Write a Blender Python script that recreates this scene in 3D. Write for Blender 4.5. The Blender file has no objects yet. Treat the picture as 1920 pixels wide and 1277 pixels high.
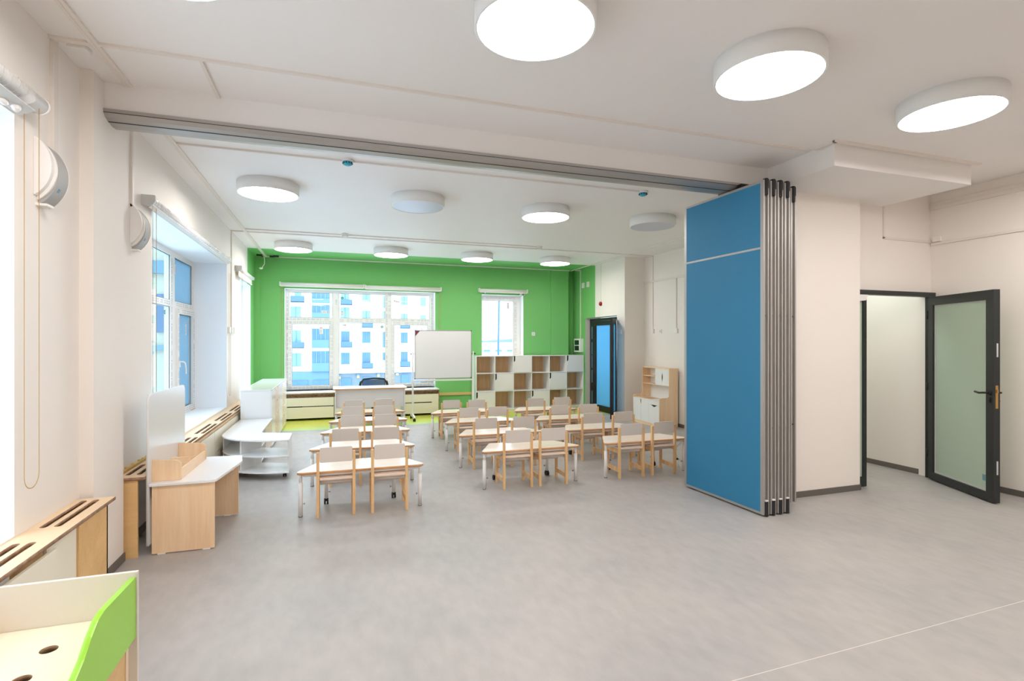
import bpy, bmesh, math, random
from mathutils import Matrix, Vector
random.seed(7)
SC = bpy.context.scene
COL = SC.collection
PI = math.pi

# ------------------------------------------------------------------ camera, sky, exposure
cam_d = bpy.data.cameras.new('camera'); cam = bpy.data.objects.new('camera', cam_d); COL.objects.link(cam)
cam_d.sensor_width = 36; cam_d.lens = 988 / 1920 * 36; cam_d.shift_y = 1.5 / 1920
cam_d.clip_start = 0.02; cam_d.clip_end = 900
TH = math.atan(332 / 988)
cam.location = (0, 0, 1.55); cam.rotation_euler = (PI / 2, 0, -TH)
SC.camera = cam
W = bpy.data.worlds.new('overcast'); SC.world = W; W.use_nodes = True
bg = W.node_tree.nodes['Background']; bg.inputs[0].default_value = (0.84, 0.92, 1.0, 1); bg.inputs[1].default_value = 5.0
SC.view_settings.view_transform = 'Standard'; SC.view_settings.look = 'None'
SC.view_settings.gamma = 1; SC.view_settings.use_curve_mapping = False
SC.view_settings.exposure = 0.25
LAMP = 21.5
LAMP_COL = (1.0, 0.945, 0.905, 1)
SC.cycles.max_bounces = 10; SC.cycles.diffuse_bounces = 6; SC.cycles.sample_clamp_indirect = 6

# ------------------------------------------------------------------ materials
def lin(c):
    f = lambda v: (v / 255 / 12.92) if v / 255 <= .04045 else ((v / 255 + .055) / 1.055) ** 2.4
    return (f(c[0]), f(c[1]), f(c[2]), 1)
MATS = {}
def mat(name, rgb, rough=.6, metal=0, spec=.5, var=0, vscale=6, bump=0, bscale=200, emit=None, estr=0, alpha=None, coat=0):
    m = bpy.data.materials.new(name); m.use_nodes = True; nt = m.node_tree; b = nt.nodes['Principled BSDF']
    b.inputs['Base Color'].default_value = lin(rgb); b.inputs['Roughness'].default_value = rough
    b.inputs['Metallic'].default_value = metal; b.inputs['Specular IOR Level'].default_value = spec
    b.inputs['Coat Weight'].default_value = coat
    tc = nt.nodes.new('ShaderNodeTexCoord')
    if var:
        n = nt.nodes.new('ShaderNodeTexNoise'); n.inputs['Scale'].default_value = vscale; n.inputs['Detail'].default_value = 5
        nt.links.new(tc.outputs['Object'], n.inputs['Vector'])
        mx = nt.nodes.new('ShaderNodeMixRGB'); c = lin(rgb)
        mx.inputs[1].default_value = tuple(max(0, v * (1 - var)) for v in c[:3]) + (1,)
        mx.inputs[2].default_value = tuple(min(1, v * (1 + var)) for v in c[:3]) + (1,)
        nt.links.new(n.outputs['Fac'], mx.inputs[0]); nt.links.new(mx.outputs[0], b.inputs['Base Color'])
    if bump:
        n2 = nt.nodes.new('ShaderNodeTexNoise'); n2.inputs['Scale'].default_value = bscale; n2.inputs['Detail'].default_value = 3
        nt.links.new(tc.outputs['Object'], n2.inputs['Vector'])
        bp = nt.nodes.new('ShaderNodeBump'); bp.inputs['Strength'].default_value = bump; bp.inputs['Distance'].default_value = .001
        nt.links.new(n2.outputs['Fac'], bp.inputs['Height']); nt.links.new(bp.outputs[0], b.inputs['Normal'])
    if emit:
        b.inputs['Emission Color'].default_value = emit; b.inputs['Emission Strength'].default_value = estr
    MATS[name] = m
    return m
def wood(name, a, b_, axis='Z', scale=9, stretch=.06, rough=.45, coat=0, contrast=1):
    m = bpy.data.materials.new(name); m.use_nodes = True; nt = m.node_tree; b = nt.nodes['Principled BSDF']
    b.inputs['Roughness'].default_value = rough; b.inputs['Coat Weight'].default_value = coat
    tc = nt.nodes.new('ShaderNodeTexCoord'); mp = nt.nodes.new('ShaderNodeMapping')
    mp.inputs['Scale'].default_value = tuple(stretch if ax == axis else 1 for ax in 'XYZ')
    nt.links.new(tc.outputs['Object'], mp.inputs['Vector'])
    n = nt.nodes.new('ShaderNodeTexNoise'); n.inputs['Scale'].default_value = scale; n.inputs['Detail'].default_value = 6; n.inputs['Distortion'].default_value = .6
    n2 = nt.nodes.new('ShaderNodeTexNoise'); n2.inputs['Scale'].default_value = scale * 9; n2.inputs['Detail'].default_value = 2
    nt.links.new(mp.outputs[0], n.inputs['Vector']); nt.links.new(mp.outputs[0], n2.inputs['Vector'])
    ad = nt.nodes.new('ShaderNodeMath'); ad.operation = 'MULTIPLY_ADD'; ad.inputs[1].default_value = .35
    nt.links.new(n2.outputs['Fac'], ad.inputs[0]); nt.links.new(n.outputs['Fac'], ad.inputs[2])
    cr = nt.nodes.new('ShaderNodeValToRGB'); cr.color_ramp.elements[0].position = .67 - .22 * contrast; cr.color_ramp.elements[1].position = .67 + .22 * contrast
    cr.color_ramp.elements[0].color = lin(a); cr.color_ramp.elements[1].color = lin(b_)
    nt.links.new(ad.outputs[0], cr.inputs[0]); nt.links.new(cr.outputs[0], b.inputs['Base Color'])
    MATS[name] = m
    return m
def painted(name, base, green, thresh, rough=.6):
    """cream paint that turns green beyond a straight paint line (object Y)"""
    m = mat(name, base, rough, bump=.25, bscale=260, var=.015, vscale=1.5); nt = m.node_tree; b = nt.nodes['Principled BSDF']
    src = b.inputs['Base Color'].links[0].from_socket
    tc = nt.nodes.new('ShaderNodeTexCoord'); sx = nt.nodes.new('ShaderNodeSeparateXYZ'); nt.links.new(tc.outputs['Object'], sx.inputs[0])
    gt = nt.nodes.new('ShaderNodeMath'); gt.operation = 'GREATER_THAN'; gt.inputs[1].default_value = thresh; nt.links.new(sx.outputs['Y'], gt.inputs[0])
    mx = nt.nodes.new('ShaderNodeMixRGB'); mx.inputs[2].default_value = lin(green)
    nt.links.new(gt.outputs[0], mx.inputs[0]); nt.links.new(src, mx.inputs[1]); nt.links.new(mx.outputs[0], b.inputs['Base Color'])
    return m
CREAM = (240, 233, 226); GREEN = (122, 194, 112)
mat('cream', CREAM, .6, var=.015, vscale=1.5, bump=.25, bscale=260)
painted('wall_paint', CREAM, GREEN, 10.45)
painted('ceiling_paint', (240, 236, 233), GREEN, 10.45)
mat('ceiling_white', (240, 236, 233), .7, bump=.2)
mat('green_paint', GREEN, .6, bump=.25, bscale=260, var=.02, vscale=1.5)
mat('reveal', (244, 247, 250), .6)
mat('plastic', (238, 234, 230), .4)
mat('plastic_grey', (205, 205, 203), .45)
mat('duct', (232, 224, 216), .45)
mat('lamp_body', (236, 236, 234), .5)
mat('lamp_off', (190, 194, 206), .35)
mat('lamp_on', (255, 255, 255), .4, emit=LAMP_COL, estr=LAMP)
mat('lamp_dim', (255, 255, 255), .4, emit=(.86, 1, .96, 1), estr=13)
mat('bench_white', (222, 214, 204), .45)
mat('alu', (176, 172, 168), .42, metal=.6)
mat('alu_dark', (120, 114, 108), .5, metal=.5)
mat('blue_panel', (42, 122, 164), .62, var=.02, vscale=3, bump=.1)
mat('black', (22, 22, 24), .45)
mat('rubber', (30, 30, 32), .6)
mat('anthracite', (38, 42, 42), .38)
mat('skirting', (104, 98, 92), .5)
mat('white_lam', (240, 240, 240), .22, spec=.5)
mat('white_matt', (236, 233, 230), .5)
mat('cream_panel', (240, 233, 214), .4)
mat('white_metal', (235, 232, 230), .35)
mat('linen', (218, 208, 199), .7, var=.03, vscale=90)
mat('chrome', (170, 170, 170), .25, metal=1)
mat('lime', (156, 214, 62), .3, spec=.5)
mat('brass', (190, 150, 90), .35, metal=.8)
mat('red', (170, 24, 30), .4)
mat('det_blue', (60, 178, 205), .45)
mat('gap_shade', (40, 34, 28), .8)
mat('window_pvc', (236, 233, 230), .35)
mat('ink', (120, 118, 136), .6)
mat('ink_grey', (172, 172, 176), .6)
mat('sticker_white', (235, 232, 232), .5)
mat('sticker_red', (214, 110, 90), .5)
mat('sticker_green', (0, 130, 95), .5)
mat('facade_white', (236, 240, 244), .8)
mat('facade_cream', (196, 192, 172), .8)
mat('facade_blue', (82, 120, 150), .5)
mat('facade_glass', (68, 108, 142), .3, var=.25, vscale=.8)
mat('facade_glass_pale', (104, 144, 164), .3, var=.15, vscale=.8)
mat('facade_ground', (102, 120, 134), .8, var=.06, vscale=2)
mat('teal_wall', (74, 86, 92), .7, var=.18, vscale=.4)
mat('snow', (225, 232, 240), .9)
mat('haze_blue', (104, 122, 140), .9, var=.08, vscale=.1)  # distance haze is mixed into this colour
mat('lamp_yellow', (236, 220, 60), .5, emit=(1, .9, .2, 1), estr=1.2)
mat('screen_white', (229, 229, 229), .25, spec=.4)
mat('foam', (206, 174, 110), .9, bump=1, bscale=60)
mat('mesh_fabric', (60, 80, 100), .7)
mat('wrap_film', (238, 234, 232), .18, bump=1.0, bscale=45, coat=.6)
mat('valance', (240, 234, 226), .6)
mat('panel_window', (38, 66, 52), .15)
mat('concrete_reveal', (214, 208, 202), .8, var=.12, vscale=40)
wood('beech_z', (234, 196, 154), (250, 222, 186), 'Z')
wood('beech_y', (234, 196, 154), (250, 222, 186), 'Y')
wood('beech_dark_z', (196, 154, 108), (220, 180, 134), 'Z', scale=14)
wood('table_lam', (240, 221, 203), (248, 234, 221), 'X', scale=10, rough=.3)
wood('chair_wood', (218, 168, 112), (240, 198, 146), 'Z', scale=16)
wood('chair_seat', (226, 202, 182), (240, 220, 202), 'X', scale=14, rough=.35)
wood('birch', (238, 214, 184), (246, 228, 204), 'Y', scale=5, contrast=1.4)
wood('birch_top', (228, 196, 158), (240, 214, 180), 'Y', scale=5, contrast=1.4)
wood('birch_warm', (214, 170, 112), (234, 196, 140), 'X', scale=6, stretch=.15, contrast=1.4)
wood('table_edge', (200, 146, 94), (222, 172, 120), 'X', scale=20)
def ply_edge():
    m = bpy.data.materials.new('ply_edge'); m.use_nodes = True; nt = m.node_tree; b = nt.nodes['Principled BSDF']
    tc = nt.nodes.new('ShaderNodeTexCoord'); sx = nt.nodes.new('ShaderNodeSeparateXYZ'); nt.links.new(tc.outputs['Object'], sx.inputs[0])
    mu = nt.nodes.new('ShaderNodeMath'); mu.operation = 'MULTIPLY'; mu.inputs[1].default_value = 1400; nt.links.new(sx.outputs['Z'], mu.inputs[0])
    si = nt.nodes.new('ShaderNodeMath'); si.operation = 'SINE'; nt.links.new(mu.outputs[0], si.inputs[0])
    no = nt.nodes.new('ShaderNodeTexNoise'); no.inputs['Scale'].default_value = 30; nt.links.new(tc.outputs['Object'], no.inputs['Vector'])
    ad = nt.nodes.new('ShaderNodeMath'); ad.operation = 'MULTIPLY_ADD'; ad.inputs[1].default_value = .25; nt.links.new(si.outputs[0], ad.inputs[0]); nt.links.new(no.outputs['Fac'], ad.inputs[2])
    cr = nt.nodes.new('ShaderNodeValToRGB'); cr.color_ramp.elements[0].position = .25; cr.color_ramp.elements[1].position = .8
    cr.color_ramp.elements[0].color = lin((120, 84, 60)); cr.color_ramp.elements[1].color = lin((198, 158, 124))
    nt.links.new(ad.outputs[0], cr.inputs[0]); nt.links.new(cr.outputs[0], b.inputs['Base Color']); b.inputs['Roughness'].default_value = .7
    MATS['ply_edge'] = m
ply_edge()
def floor_mat():
    m = mat('floor_vinyl', (205, 199, 194), .42, spec=.45); nt = m.node_tree; b = nt.nodes['Principled BSDF']
    tc = nt.nodes.new('ShaderNodeTexCoord')
    def noise(scale, detail, mapscale=None, dist=0):
        n = nt.nodes.new('ShaderNodeTexNoise'); n.inputs['Scale'].default_value = scale; n.inputs['Detail'].default_value = detail
        n.inputs['Distortion'].default_value = dist
        if mapscale:
            mp = nt.nodes.new('ShaderNodeMapping'); mp.inputs['Scale'].default_value = mapscale; mp.inputs['Rotation'].default_value = (0, 0, .5)
            nt.links.new(tc.outputs['Object'], mp.inputs[0]); nt.links.new(mp.outputs[0], n.inputs['Vector'])
        else: nt.links.new(tc.outputs['Object'], n.inputs['Vector'])
        return n
    n1 = noise(1.7, 7, None, .4)
    cr = nt.nodes.new('ShaderNodeValToRGB'); e = cr.color_ramp.elements
    e[0].position = .32; e[0].color = lin((167, 164, 162)); e[1].position = .68; e[1].color = lin((177, 172, 168))
    nt.links.new(n1.outputs['Fac'], cr.inputs[0])
    n2 = noise(14, 8, (1, .45, 1))
    mx = nt.nodes.new('ShaderNodeMixRGB'); mx.blend_type = 'OVERLAY'; mx.inputs[0].default_value = .16
    nt.links.new(cr.outputs[0], mx.inputs[1]); nt.links.new(n2.outputs['Fac'], mx.inputs[2])
    # green vinyl field along the window wall, with its wavy laid edge and yellow-green mottling
    sx = nt.nodes.new('ShaderNodeSeparateXYZ'); nt.links.new(tc.outputs['Object'], sx.inputs[0])
    sw = nt.nodes.new('ShaderNodeMath'); sw.operation = 'SINE'; mm = nt.nodes.new('ShaderNodeMath'); mm.operation = 'MULTIPLY_ADD'; mm.inputs[1].default_value = .9; mm.inputs[2].default_value = 1.4
    nt.links.new(sx.outputs['X'], mm.inputs[0]); nt.links.new(mm.outputs[0], sw.inputs[0])
    ed = nt.nodes.new('ShaderNodeMath'); ed.operation = 'MULTIPLY_ADD'; ed.inputs[1].default_value = -.18; ed.inputs[2].default_value = 9.98; nt.links.new(sw.outputs[0], ed.inputs[0])
    gt = nt.nodes.new('ShaderNodeMath'); gt.operation = 'GREATER_THAN'; nt.links.new(sx.outputs['Y'], gt.inputs[0]); nt.links.new(ed.outputs[0], gt.inputs[1])
    sub = nt.nodes.new('ShaderNodeMath'); sub.operation = 'SUBTRACT'; nt.links.new(sx.outputs['Y'], sub.inputs[0]); nt.links.new(ed.outputs[0], sub.inputs[1])
    n3 = noise(3, 3)
    a2 = nt.nodes.new('ShaderNodeMath'); a2.operation = 'MULTIPLY_ADD'; a2.inputs[1].default_value = .5; nt.links.new(n3.outputs['Fac'], a2.inputs[0]); nt.links.new(sub.outputs[0], a2.inputs[2])
    gr = nt.nodes.new('ShaderNodeValToRGB'); g = gr.color_ramp.elements
    g[0].position = .2; g[0].color = lin((160, 214, 130)); g[1].position = .65; g[1].color = lin((206, 206, 84))
    nt.links.new(a2.outputs[0], gr.inputs[0])
    mg = nt.nodes.new('ShaderNodeMixRGB'); nt.links.new(gt.outputs[0], mg.inputs[0]); nt.links.new(mx.outputs[0], mg.inputs[1]); nt.links.new(gr.outputs[0], mg.inputs[2])
    nt.links.new(mg.outputs[0], b.inputs['Base Color'])
    n4 = noise(5, 4); rr = nt.nodes.new('ShaderNodeMapRange'); rr.inputs['To Min'].default_value = .36; rr.inputs['To Max'].default_value = .52
    nt.links.new(n4.outputs['Fac'], rr.inputs[0]); nt.links.new(rr.outputs[0], b.inputs['Roughness'])
floor_mat()
def glass(name, tint, gloss=.06, rough=.0):
    m = bpy.data.materials.new(name); m.use_nodes = True; nt = m.node_tree; nt.nodes.clear()
    o = nt.nodes.new('ShaderNodeOutputMaterial'); t = nt.nodes.new('ShaderNodeBsdfTransparent'); t.inputs[0].default_value = tint
    g = nt.nodes.new('ShaderNodeBsdfGlossy'); g.inputs['Roughness'].default_value = rough
    fr = nt.nodes.new('ShaderNodeFresnel'); fr.inputs[0].default_value = 1.45
    x = nt.nodes.new('ShaderNodeMixShader'); gb = nt.nodes.new('ShaderNodeNewGeometry'); iv = nt.nodes.new('ShaderNodeMath'); iv.operation = 'SUBTRACT'; iv.inputs[0].default_value = 1; nt.links.new(gb.outputs['Backfacing'], iv.inputs[1])
    mu = nt.nodes.new('ShaderNodeMath'); mu.operation = 'MULTIPLY'; nt.links.new(fr.outputs[0], mu.inputs[0]); nt.links.new(iv.outputs[0], mu.inputs[1])
    nt.links.new(mu.outputs[0], x.inputs[0]); nt.links.new(t.outputs[0], x.inputs[1]); nt.links.new(g.outputs[0], x.inputs[2])
    nt.links.new(x.outputs[0], o.inputs[0]); MATS[name] = m
glass('pane', (.93, .97, 1, 1))

glass('pane_blue', (.74, .87, .95, 1))
def frosted(name, col, trans, rough=.35):
    m = bpy.data.materials.new(name); m.use_nodes = True; nt = m.node_tree; b = nt.nodes['Principled BSDF']; o = nt.nodes['Material Output']
    b.inputs['Base Color'].default_value = lin(col); b.inputs['Roughness'].default_value = rough
    t = nt.nodes.new('ShaderNodeBsdfTranslucent'); t.inputs[0].default_value = lin(col)
    x = nt.nodes.new('ShaderNodeMixShader'); x.inputs[0].default_value = trans
    nt.links.new(b.outputs[0], x.inputs[1]); nt.links.new(t.outputs[0], x.inputs[2]); nt.links.new(x.outputs[0], o.inputs[0]); MATS[name] = m
m_ = mat('film', (240, 238, 236), .25, bump=1.0, bscale=60); m_.node_tree.nodes['Principled BSDF'].inputs['Alpha'].default_value = .4
m_ = mat('mesh_glass', (40, 50, 62), .6); m_.node_tree.nodes['Principled BSDF'].inputs['Alpha'].default_value = .6
mat('corner_print', (96, 60, 74), .5, var=.4, vscale=60)
frosted('frost_green', (206, 222, 206), .35)
frosted('frost_blue', (150, 208, 240), .75)
frosted('frost_grey', (150, 176, 192), .75)
M = MATS

# ------------------------------------------------------------------ helpers
class MB:
    """collects simple solids into one mesh; faces carry a material slot"""
    def __init__(s): s.bm = bmesh.new(); s.T = Matrix()
    def _f(s, vs, mi, smooth=False):
        try: f = s.bm.faces.new(vs)
        except ValueError: return
        f.material_index = mi; f.smooth = smooth
    def box(s, x0, x1, y0, y1, z0, z1, mi=0, top=None):
        v = [s.bm.verts.new(s.T @ Vector(p)) for p in ((x0,y0,z0),(x1,y0,z0),(x1,y1,z0),(x0,y1,z0),(x0,y0,z1),(x1,y0,z1),(x1,y1,z1),(x0,y1,z1))]
        for q in ((0,3,2,1),(0,1,5,4),(1,2,6,5),(2,3,7,6),(3,0,4,7)): s._f([v[i] for i in q], mi)
        s._f([v[i] for i in (4,5,6,7)], mi if top is None else top); return s
    def cyl(s, p0, p1, r0, r1=None, n=16, mi=0, caps=True, mc=None):
        r1 = r0 if r1 is None else r1; p0 = Vector(p0); p1 = Vector(p1); d = (p1 - p0).normalized()
        a = d.orthogonal().normalized(); b = d.cross(a); R0 = []; R1 = []
        for i in range(n):
            t = 2 * PI * i / n; o = a * math.cos(t) + b * math.sin(t)
            R0.append(s.bm.verts.new(s.T @ (p0 + o * r0))); R1.append(s.bm.verts.new(s.T @ (p1 + o * r1)))
        for i in range(n): s._f([R0[i], R0[(i+1)%n], R1[(i+1)%n], R1[i]], mi, True)
        if caps:
            s._f(R0[::-1], mi if mc is None else mc); s._f(R1, mi if mc is None else mc)
        return s
    def tube(s, pts, r, n=8, mi=0):
        pts = [Vector(p) for p in pts]; rings = []; a = None
        for i, p in enumerate(pts):
            d = (pts[min(i+1, len(pts)-1)] - pts[max(i-1, 0)]).normalized()
            if a is None: a = d.orthogonal().normalized()
            a = (a - d * a.dot(d)).normalized(); b = d.cross(a)
            rings.append([s.bm.verts.new(s.T @ (p + (a * math.cos(2*PI*k/n) + b * math.sin(2*PI*k/n)) * r)) for k in range(n)])
        for q in range(len(rings)-1):
            for k in range(n): s._f([rings[q][k], rings[q][(k+1)%n], rings[q+1][(k+1)%n], rings[q+1][k]], mi, True)
        s._f(rings[0][::-1], mi); s._f(rings[-1], mi); return s
    def sphere(s, c, r, mi=0, seg=12, rings=8, sc=(1,1,1)):
        res = bmesh.ops.create_uvsphere(s.bm, u_segments=seg, v_segments=rings, radius=r, matrix=s.T @ Matrix.Translation(c) @ Matrix.Diagonal((*sc, 1)))
        for v in res['verts']:
            for f in v.link_faces: f.material_index = mi; f.smooth = True
        return s
    def prism(s, pts, a, b, axis='z', mi=0, cap=None):
        """extrude a 2D outline (x,y) / (x,z) / (y,z) between a and b along axis"""
        P = {'z': lambda p, h: (p[0], p[1], h), 'y': lambda p, h: (p[0], h, p[1]), 'x': lambda p, h: (h, p[0], p[1])}[axis]
        A = [s.bm.verts.new(s.T @ Vector(P(p, a))) for p in pts]; B = [s.bm.verts.new(s.T @ Vector(P(p, b))) for p in pts]; n = len(pts)
        for i in range(n): s._f([A[i], A[(i+1)%n], B[(i+1)%n], B[i]], mi)
        s._f(A[::-1], mi if cap is None else cap); s._f(B, mi if cap is None else cap); return s
    def slab(s, axis, c0, c1, a0, a1, b0, b1, holes=(), mi=0, mh=None):
        """plate with rectangular holes; axis is its thin direction; holes = (a0,a1,b0,b1)"""
        mh = mi if mh is None else mh
        P = {'y': lambda a, b, c: (a, c, b), 'x': lambda a, b, c: (c, a, b), 'z': lambda a, b, c: (a, b, c)}[axis]
        As = sorted({a0, a1} | {min(max(h[i], a0), a1) for h in holes for i in (0, 1)}); Bs = sorted({b0, b1} | {min(max(h[i], b0), b1) for h in holes for i in (2, 3)})
        cache = {}
        def V(i, j, k):
            if (i, j, k) not in cache: cache[(i, j, k)] = s.bm.verts.new(s.T @ Vector(P(As[i], Bs[j], (c0, c1)[k])))
            return cache[(i, j, k)]
        def solid(i, j):
            if i < 0 or j < 0 or i >= len(As)-1 or j >= len(Bs)-1: return None
            a = (As[i] + As[i+1]) / 2; b = (Bs[j] + Bs[j+1]) / 2
            return not any(h[0] < a < h[1] and h[2] < b < h[3] for h in holes)
        for i in range(len(As)-1):
            for j in range(len(Bs)-1):
                if not solid(i, j): continue
                s._f([V(i,j,0), V(i+1,j,0), V(i+1,j+1,0), V(i,j+1,0)], mi); s._f([V(i,j,1), V(i,j+1,1), V(i+1,j+1,1), V(i+1,j,1)], mi)
                for di, dj, e in ((-1,0,((i,j),(i,j+1))), (1,0,((i+1,j),(i+1,j+1))), (0,-1,((i,j),(i+1,j))), (0,1,((i,j+1),(i+1,j+1)))):
                    q = solid(i+di, j+dj)
                    if q is True: continue
                    (p, r) = e; s._f([V(*p,0), V(*r,0), V(*r,1), V(*p,1)], mh if q is False else mi)
        return s
    def build(s, name, mats, parent=None, bevel=0, seg=2, loc=None):
        bmesh.ops.recalc_face_normals(s.bm, faces=s.bm.faces)
        me = bpy.data.meshes.new(name); s.bm.to_mesh(me); s.bm.free()
        return obj(name, me, mats, parent, bevel, seg, loc)
def obj(name, me, mats, parent=None, bevel=0, seg=2, loc=None):
    if isinstance(mats, str): mats = [mats]
    if len(me.materials):
        ix = [p.material_index for p in me.polygons]; me.materials.clear()
    else: ix = None
    for m in mats: me.materials.append(M[m])
    if ix: me.polygons.foreach_set('material_index', [min(i, len(mats)-1) for i in ix])
    o = bpy.data.objects.new(name, me); COL.objects.link(o)
    if parent: o.parent = parent
    if loc: o.location = loc
    if bevel:
        b = o.modifiers.new('bevel', 'BEVEL'); b.width = bevel; b.segments = seg; b.limit_method = 'ANGLE'; b.angle_limit = .7
        b.harden_normals = False
    return o
def rounded(pts, r, n=5):
    """round the corners of a polygon; r may be a list"""
    out = []; N = len(pts)
    for i, p in enumerate(pts):
        rr = r[i] if isinstance(r, (list, tuple)) else r
        p = Vector(p); a = Vector(pts[i-1]) - p; b = Vector(pts[(i+1) % N]) - p
        if rr <= 0: out.append(tuple(p)); continue
        ang = a.angle(b); d = rr / math.tan(ang / 2); d = min(d, a.length * .49, b.length * .49)
        p0 = p + a.normalized() * d; p1 = p + b.normalized() * d
        for k in range(n + 1):
            t = k / n; out.append(tuple(p0 * (1-t)**2 + p * 2 * t * (1-t) + p1 * t * t))
    return out
def capsule(x0, x1, y0, y1, n=6):
    """slot outline, long along the longer side"""
    w = x1 - x0; h = y1 - y0; r = min(w, h) / 2; out = []
    if h >= w:
        for k in range(n+1): t = PI + PI * k / n; out.append(((x0+x1)/2 + r*math.cos(t), y0 + r + r*math.sin(t)))
        for k in range(n+1): t = PI * k / n; out.append(((x0+x1)/2 + r*math.cos(t), y1 - r + r*math.sin(t)))
    else:
        for k in range(n+1): t = -PI/2 + PI * k / n; out.append((x1 - r + r*math.cos(t), (y0+y1)/2 + r*math.sin(t)))
        for k in range(n+1): t = PI/2 + PI * k / n; out.append((x0 + r + r*math.cos(t), (y0+y1)/2 + r*math.sin(t)))
    return out
def plate(name, loops, a, b, mats, parent=None, axis='z', bevel=0):
    """outline with holes, extruded a..b; slot 0 faces, slot 1 edges"""
    cu = bpy.data.curves.new('c', 'CURVE'); cu.dimensions = '2D'; cu.fill_mode = 'BOTH'; cu.extrude = (b - a) / 2
    for L in loops:
        sp = cu.splines.new('POLY'); sp.points.add(len(L) - 1); sp.use_cyclic_u = True
        for i, p in enumerate(L): sp.points[i].co = (p[0], p[1], 0, 1)
    t = bpy.data.objects.new('c', cu); COL.objects.link(t)
    dg = bpy.context.evaluated_depsgraph_get(); me = bpy.data.meshes.new_from_object(t.evaluated_get(dg)); bpy.data.objects.remove(t); bpy.data.curves.remove(cu)
    me.name = name; c = (a + b) / 2
    if axis == 'z': T = Matrix.Translation((0, 0, c))
    elif axis == 'x': T = Matrix(((0,0,1,c),(1,0,0,0),(0,1,0,0),(0,0,0,1)))
    else: T = Matrix(((1,0,0,0),(0,0,1,c),(0,1,0,0),(0,0,0,1)))
    for p in me.polygons: p.material_index = 0 if abs(p.normal.z) > .5 else 1
    me.transform(T)
    bm = bmesh.new(); bm.from_mesh(me); bmesh.ops.remove_doubles(bm, verts=bm.verts, dist=1e-5); bmesh.ops.recalc_face_normals(bm, faces=bm.faces); bm.to_mesh(me); bm.free()
    if isinstance(mats, str): mats = [mats, mats]
    return obj(name, me, mats, parent, bevel)
def text_mesh(txt, size, depth=.004):
    cu = bpy.data.curves.new('t', 'FONT'); cu.body = txt; cu.size = size; cu.extrude = depth / 2; cu.align_x = 'CENTER'; cu.align_y = 'CENTER'
    t = bpy.data.objects.new('t', cu); COL.objects.link(t); dg = bpy.context.evaluated_depsgraph_get()
    me = bpy.data.meshes.new_from_object(t.evaluated_get(dg)); bpy.data.objects.remove(t); return me
def tag(o, label=None, cat=None, group=None, kind=None):
    if label: o['label'] = label
    if cat: o['category'] = cat
    if group: o['group'] = group
    if kind: o['kind'] = kind
    return o
def thing(name, label, cat, loc=(0,0,0), rz=0, group=None):
    o = bpy.data.objects.new(name, None); COL.objects.link(o); o.location = loc; o.rotation_euler = (0, 0, rz); o.empty_display_size = .05
    return tag(o, label, cat, group)
def copy_tree(o, parent=None):
    c = o.copy(); COL.objects.link(c); c.parent = parent
    for ch in list(o.children): copy_tree(ch, c)
    return c
def struct(mb, name, mats, bevel=0, parent=None): return tag(mb.build(name, mats, parent, bevel), kind='structure' if parent is None else None)

# ------------------------------------------------------------------ room shell
H = 3.225; WX = -1.485; BY = 11.4; RX = 6.48; FX = 5.45; AX = 5.9
fl = struct(MB().box(-2.1, 7.9, -4.2, 11.9, -.2, 0), 'floor', 'floor_vinyl')
MB().prism([(-1.4, 1.885), (6.4, 2.065), (6.4, 2.068), (-1.4, 1.888)], .0, .0006).build('floor_seam', 'duct', fl)
struct(MB().box(-2.1, 7.9, -4.2, 11.9, H, H + .2), 'ceiling', 'ceiling_paint')
WIN = [(1.35, 3.215, .60, 2.66), (5.26, 8.543, .60, 2.67), (9.67, 10.80, .60, 2.58)]
struct(MB().slab('x', -2.0, WX, -4.2, BY + .5, -.01, H + .01, WIN, 0, 1), 'wall_left', ['wall_paint', 'reveal'])
BW = [(-.95, 2.068, .55, 2.61), (3.113, 4.105, .55, 2.60)]
struct(MB().slab('y', BY, BY + .45, WX - .1, 5.225, -.01, H + .01, BW, 0, 1), 'wall_back', ['green_paint', 'reveal'])
struct(MB().box(4.78, 5.225, BY - .035, BY + .02, 0, H).box(WX - .05, -1.39, BY - .03, BY + .02, 0, H), 'trim_1', 'green_paint')
struct(MB().box(5.2, 6.2, BY + .2, BY + .45, 0, H), 'wall_back_recess', 'green_paint')
DOOR3 = (9.50, 10.92, -.1, 2.08)
struct(MB().slab('x', FX, FX + .25, 9.2, BY + .5, -.01, H + .01, [DOOR3], 0, 1), 'wall_right_far', ['wall_paint', 'concrete_reveal'])
struct(MB().box(FX + .001, AX + .4, 9.196, 9.35, 0, H), 'wall_alcove', 'cream')
struct(MB().box(AX, AX + .25, 5.7, 9.3, 0, H), 'wall_right_alcove', 'cream')
struct(MB().box(4.26, 5.185, 4.05, 5.7, 0, H), 'wall_pier', 'cream')
struct(MB().slab('y', 4.2, 4.3, 5.15, 6.6, -.01, H + .01, [(5.19, 6.43, -.1, 2.10)], 0, 0), 'wall_door', 'cream')
struct(MB().box(RX, RX + .2, -4.2, 4.25, 0, H), 'wall_right', 'cream')
struct(MB().box(6.46, 6.66, 4.28, 5.9, 0, H).box(5.18, 6.6, 5.75, 5.9, 0, H), 'wall_corridor', 'cream')
struct(MB().box(5.15, 6.6, 4.3, 5.8, 2.75, 2.9), 'ceiling_corridor', 'ceiling_white')
struct(MB().box(-2.1, 7.9, -4.25, -4.1, 0, H), 'wall_rear', 'cream')
struct(MB().box(WX - .05, -1.412, 3.905, 4.39, 0, H), 'wall_pillar', 'cream')
struct(MB().box(WX - .05, 4.3, 4.06, 4.38, 3.05, H + .05), 'ceiling_beam', 'ceiling_white')
struct(MB().box(3.985, 5.70, 3.34, 4.25, 3.03, H + .05), 'ceiling_bulkhead', 'ceiling_white')
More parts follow.
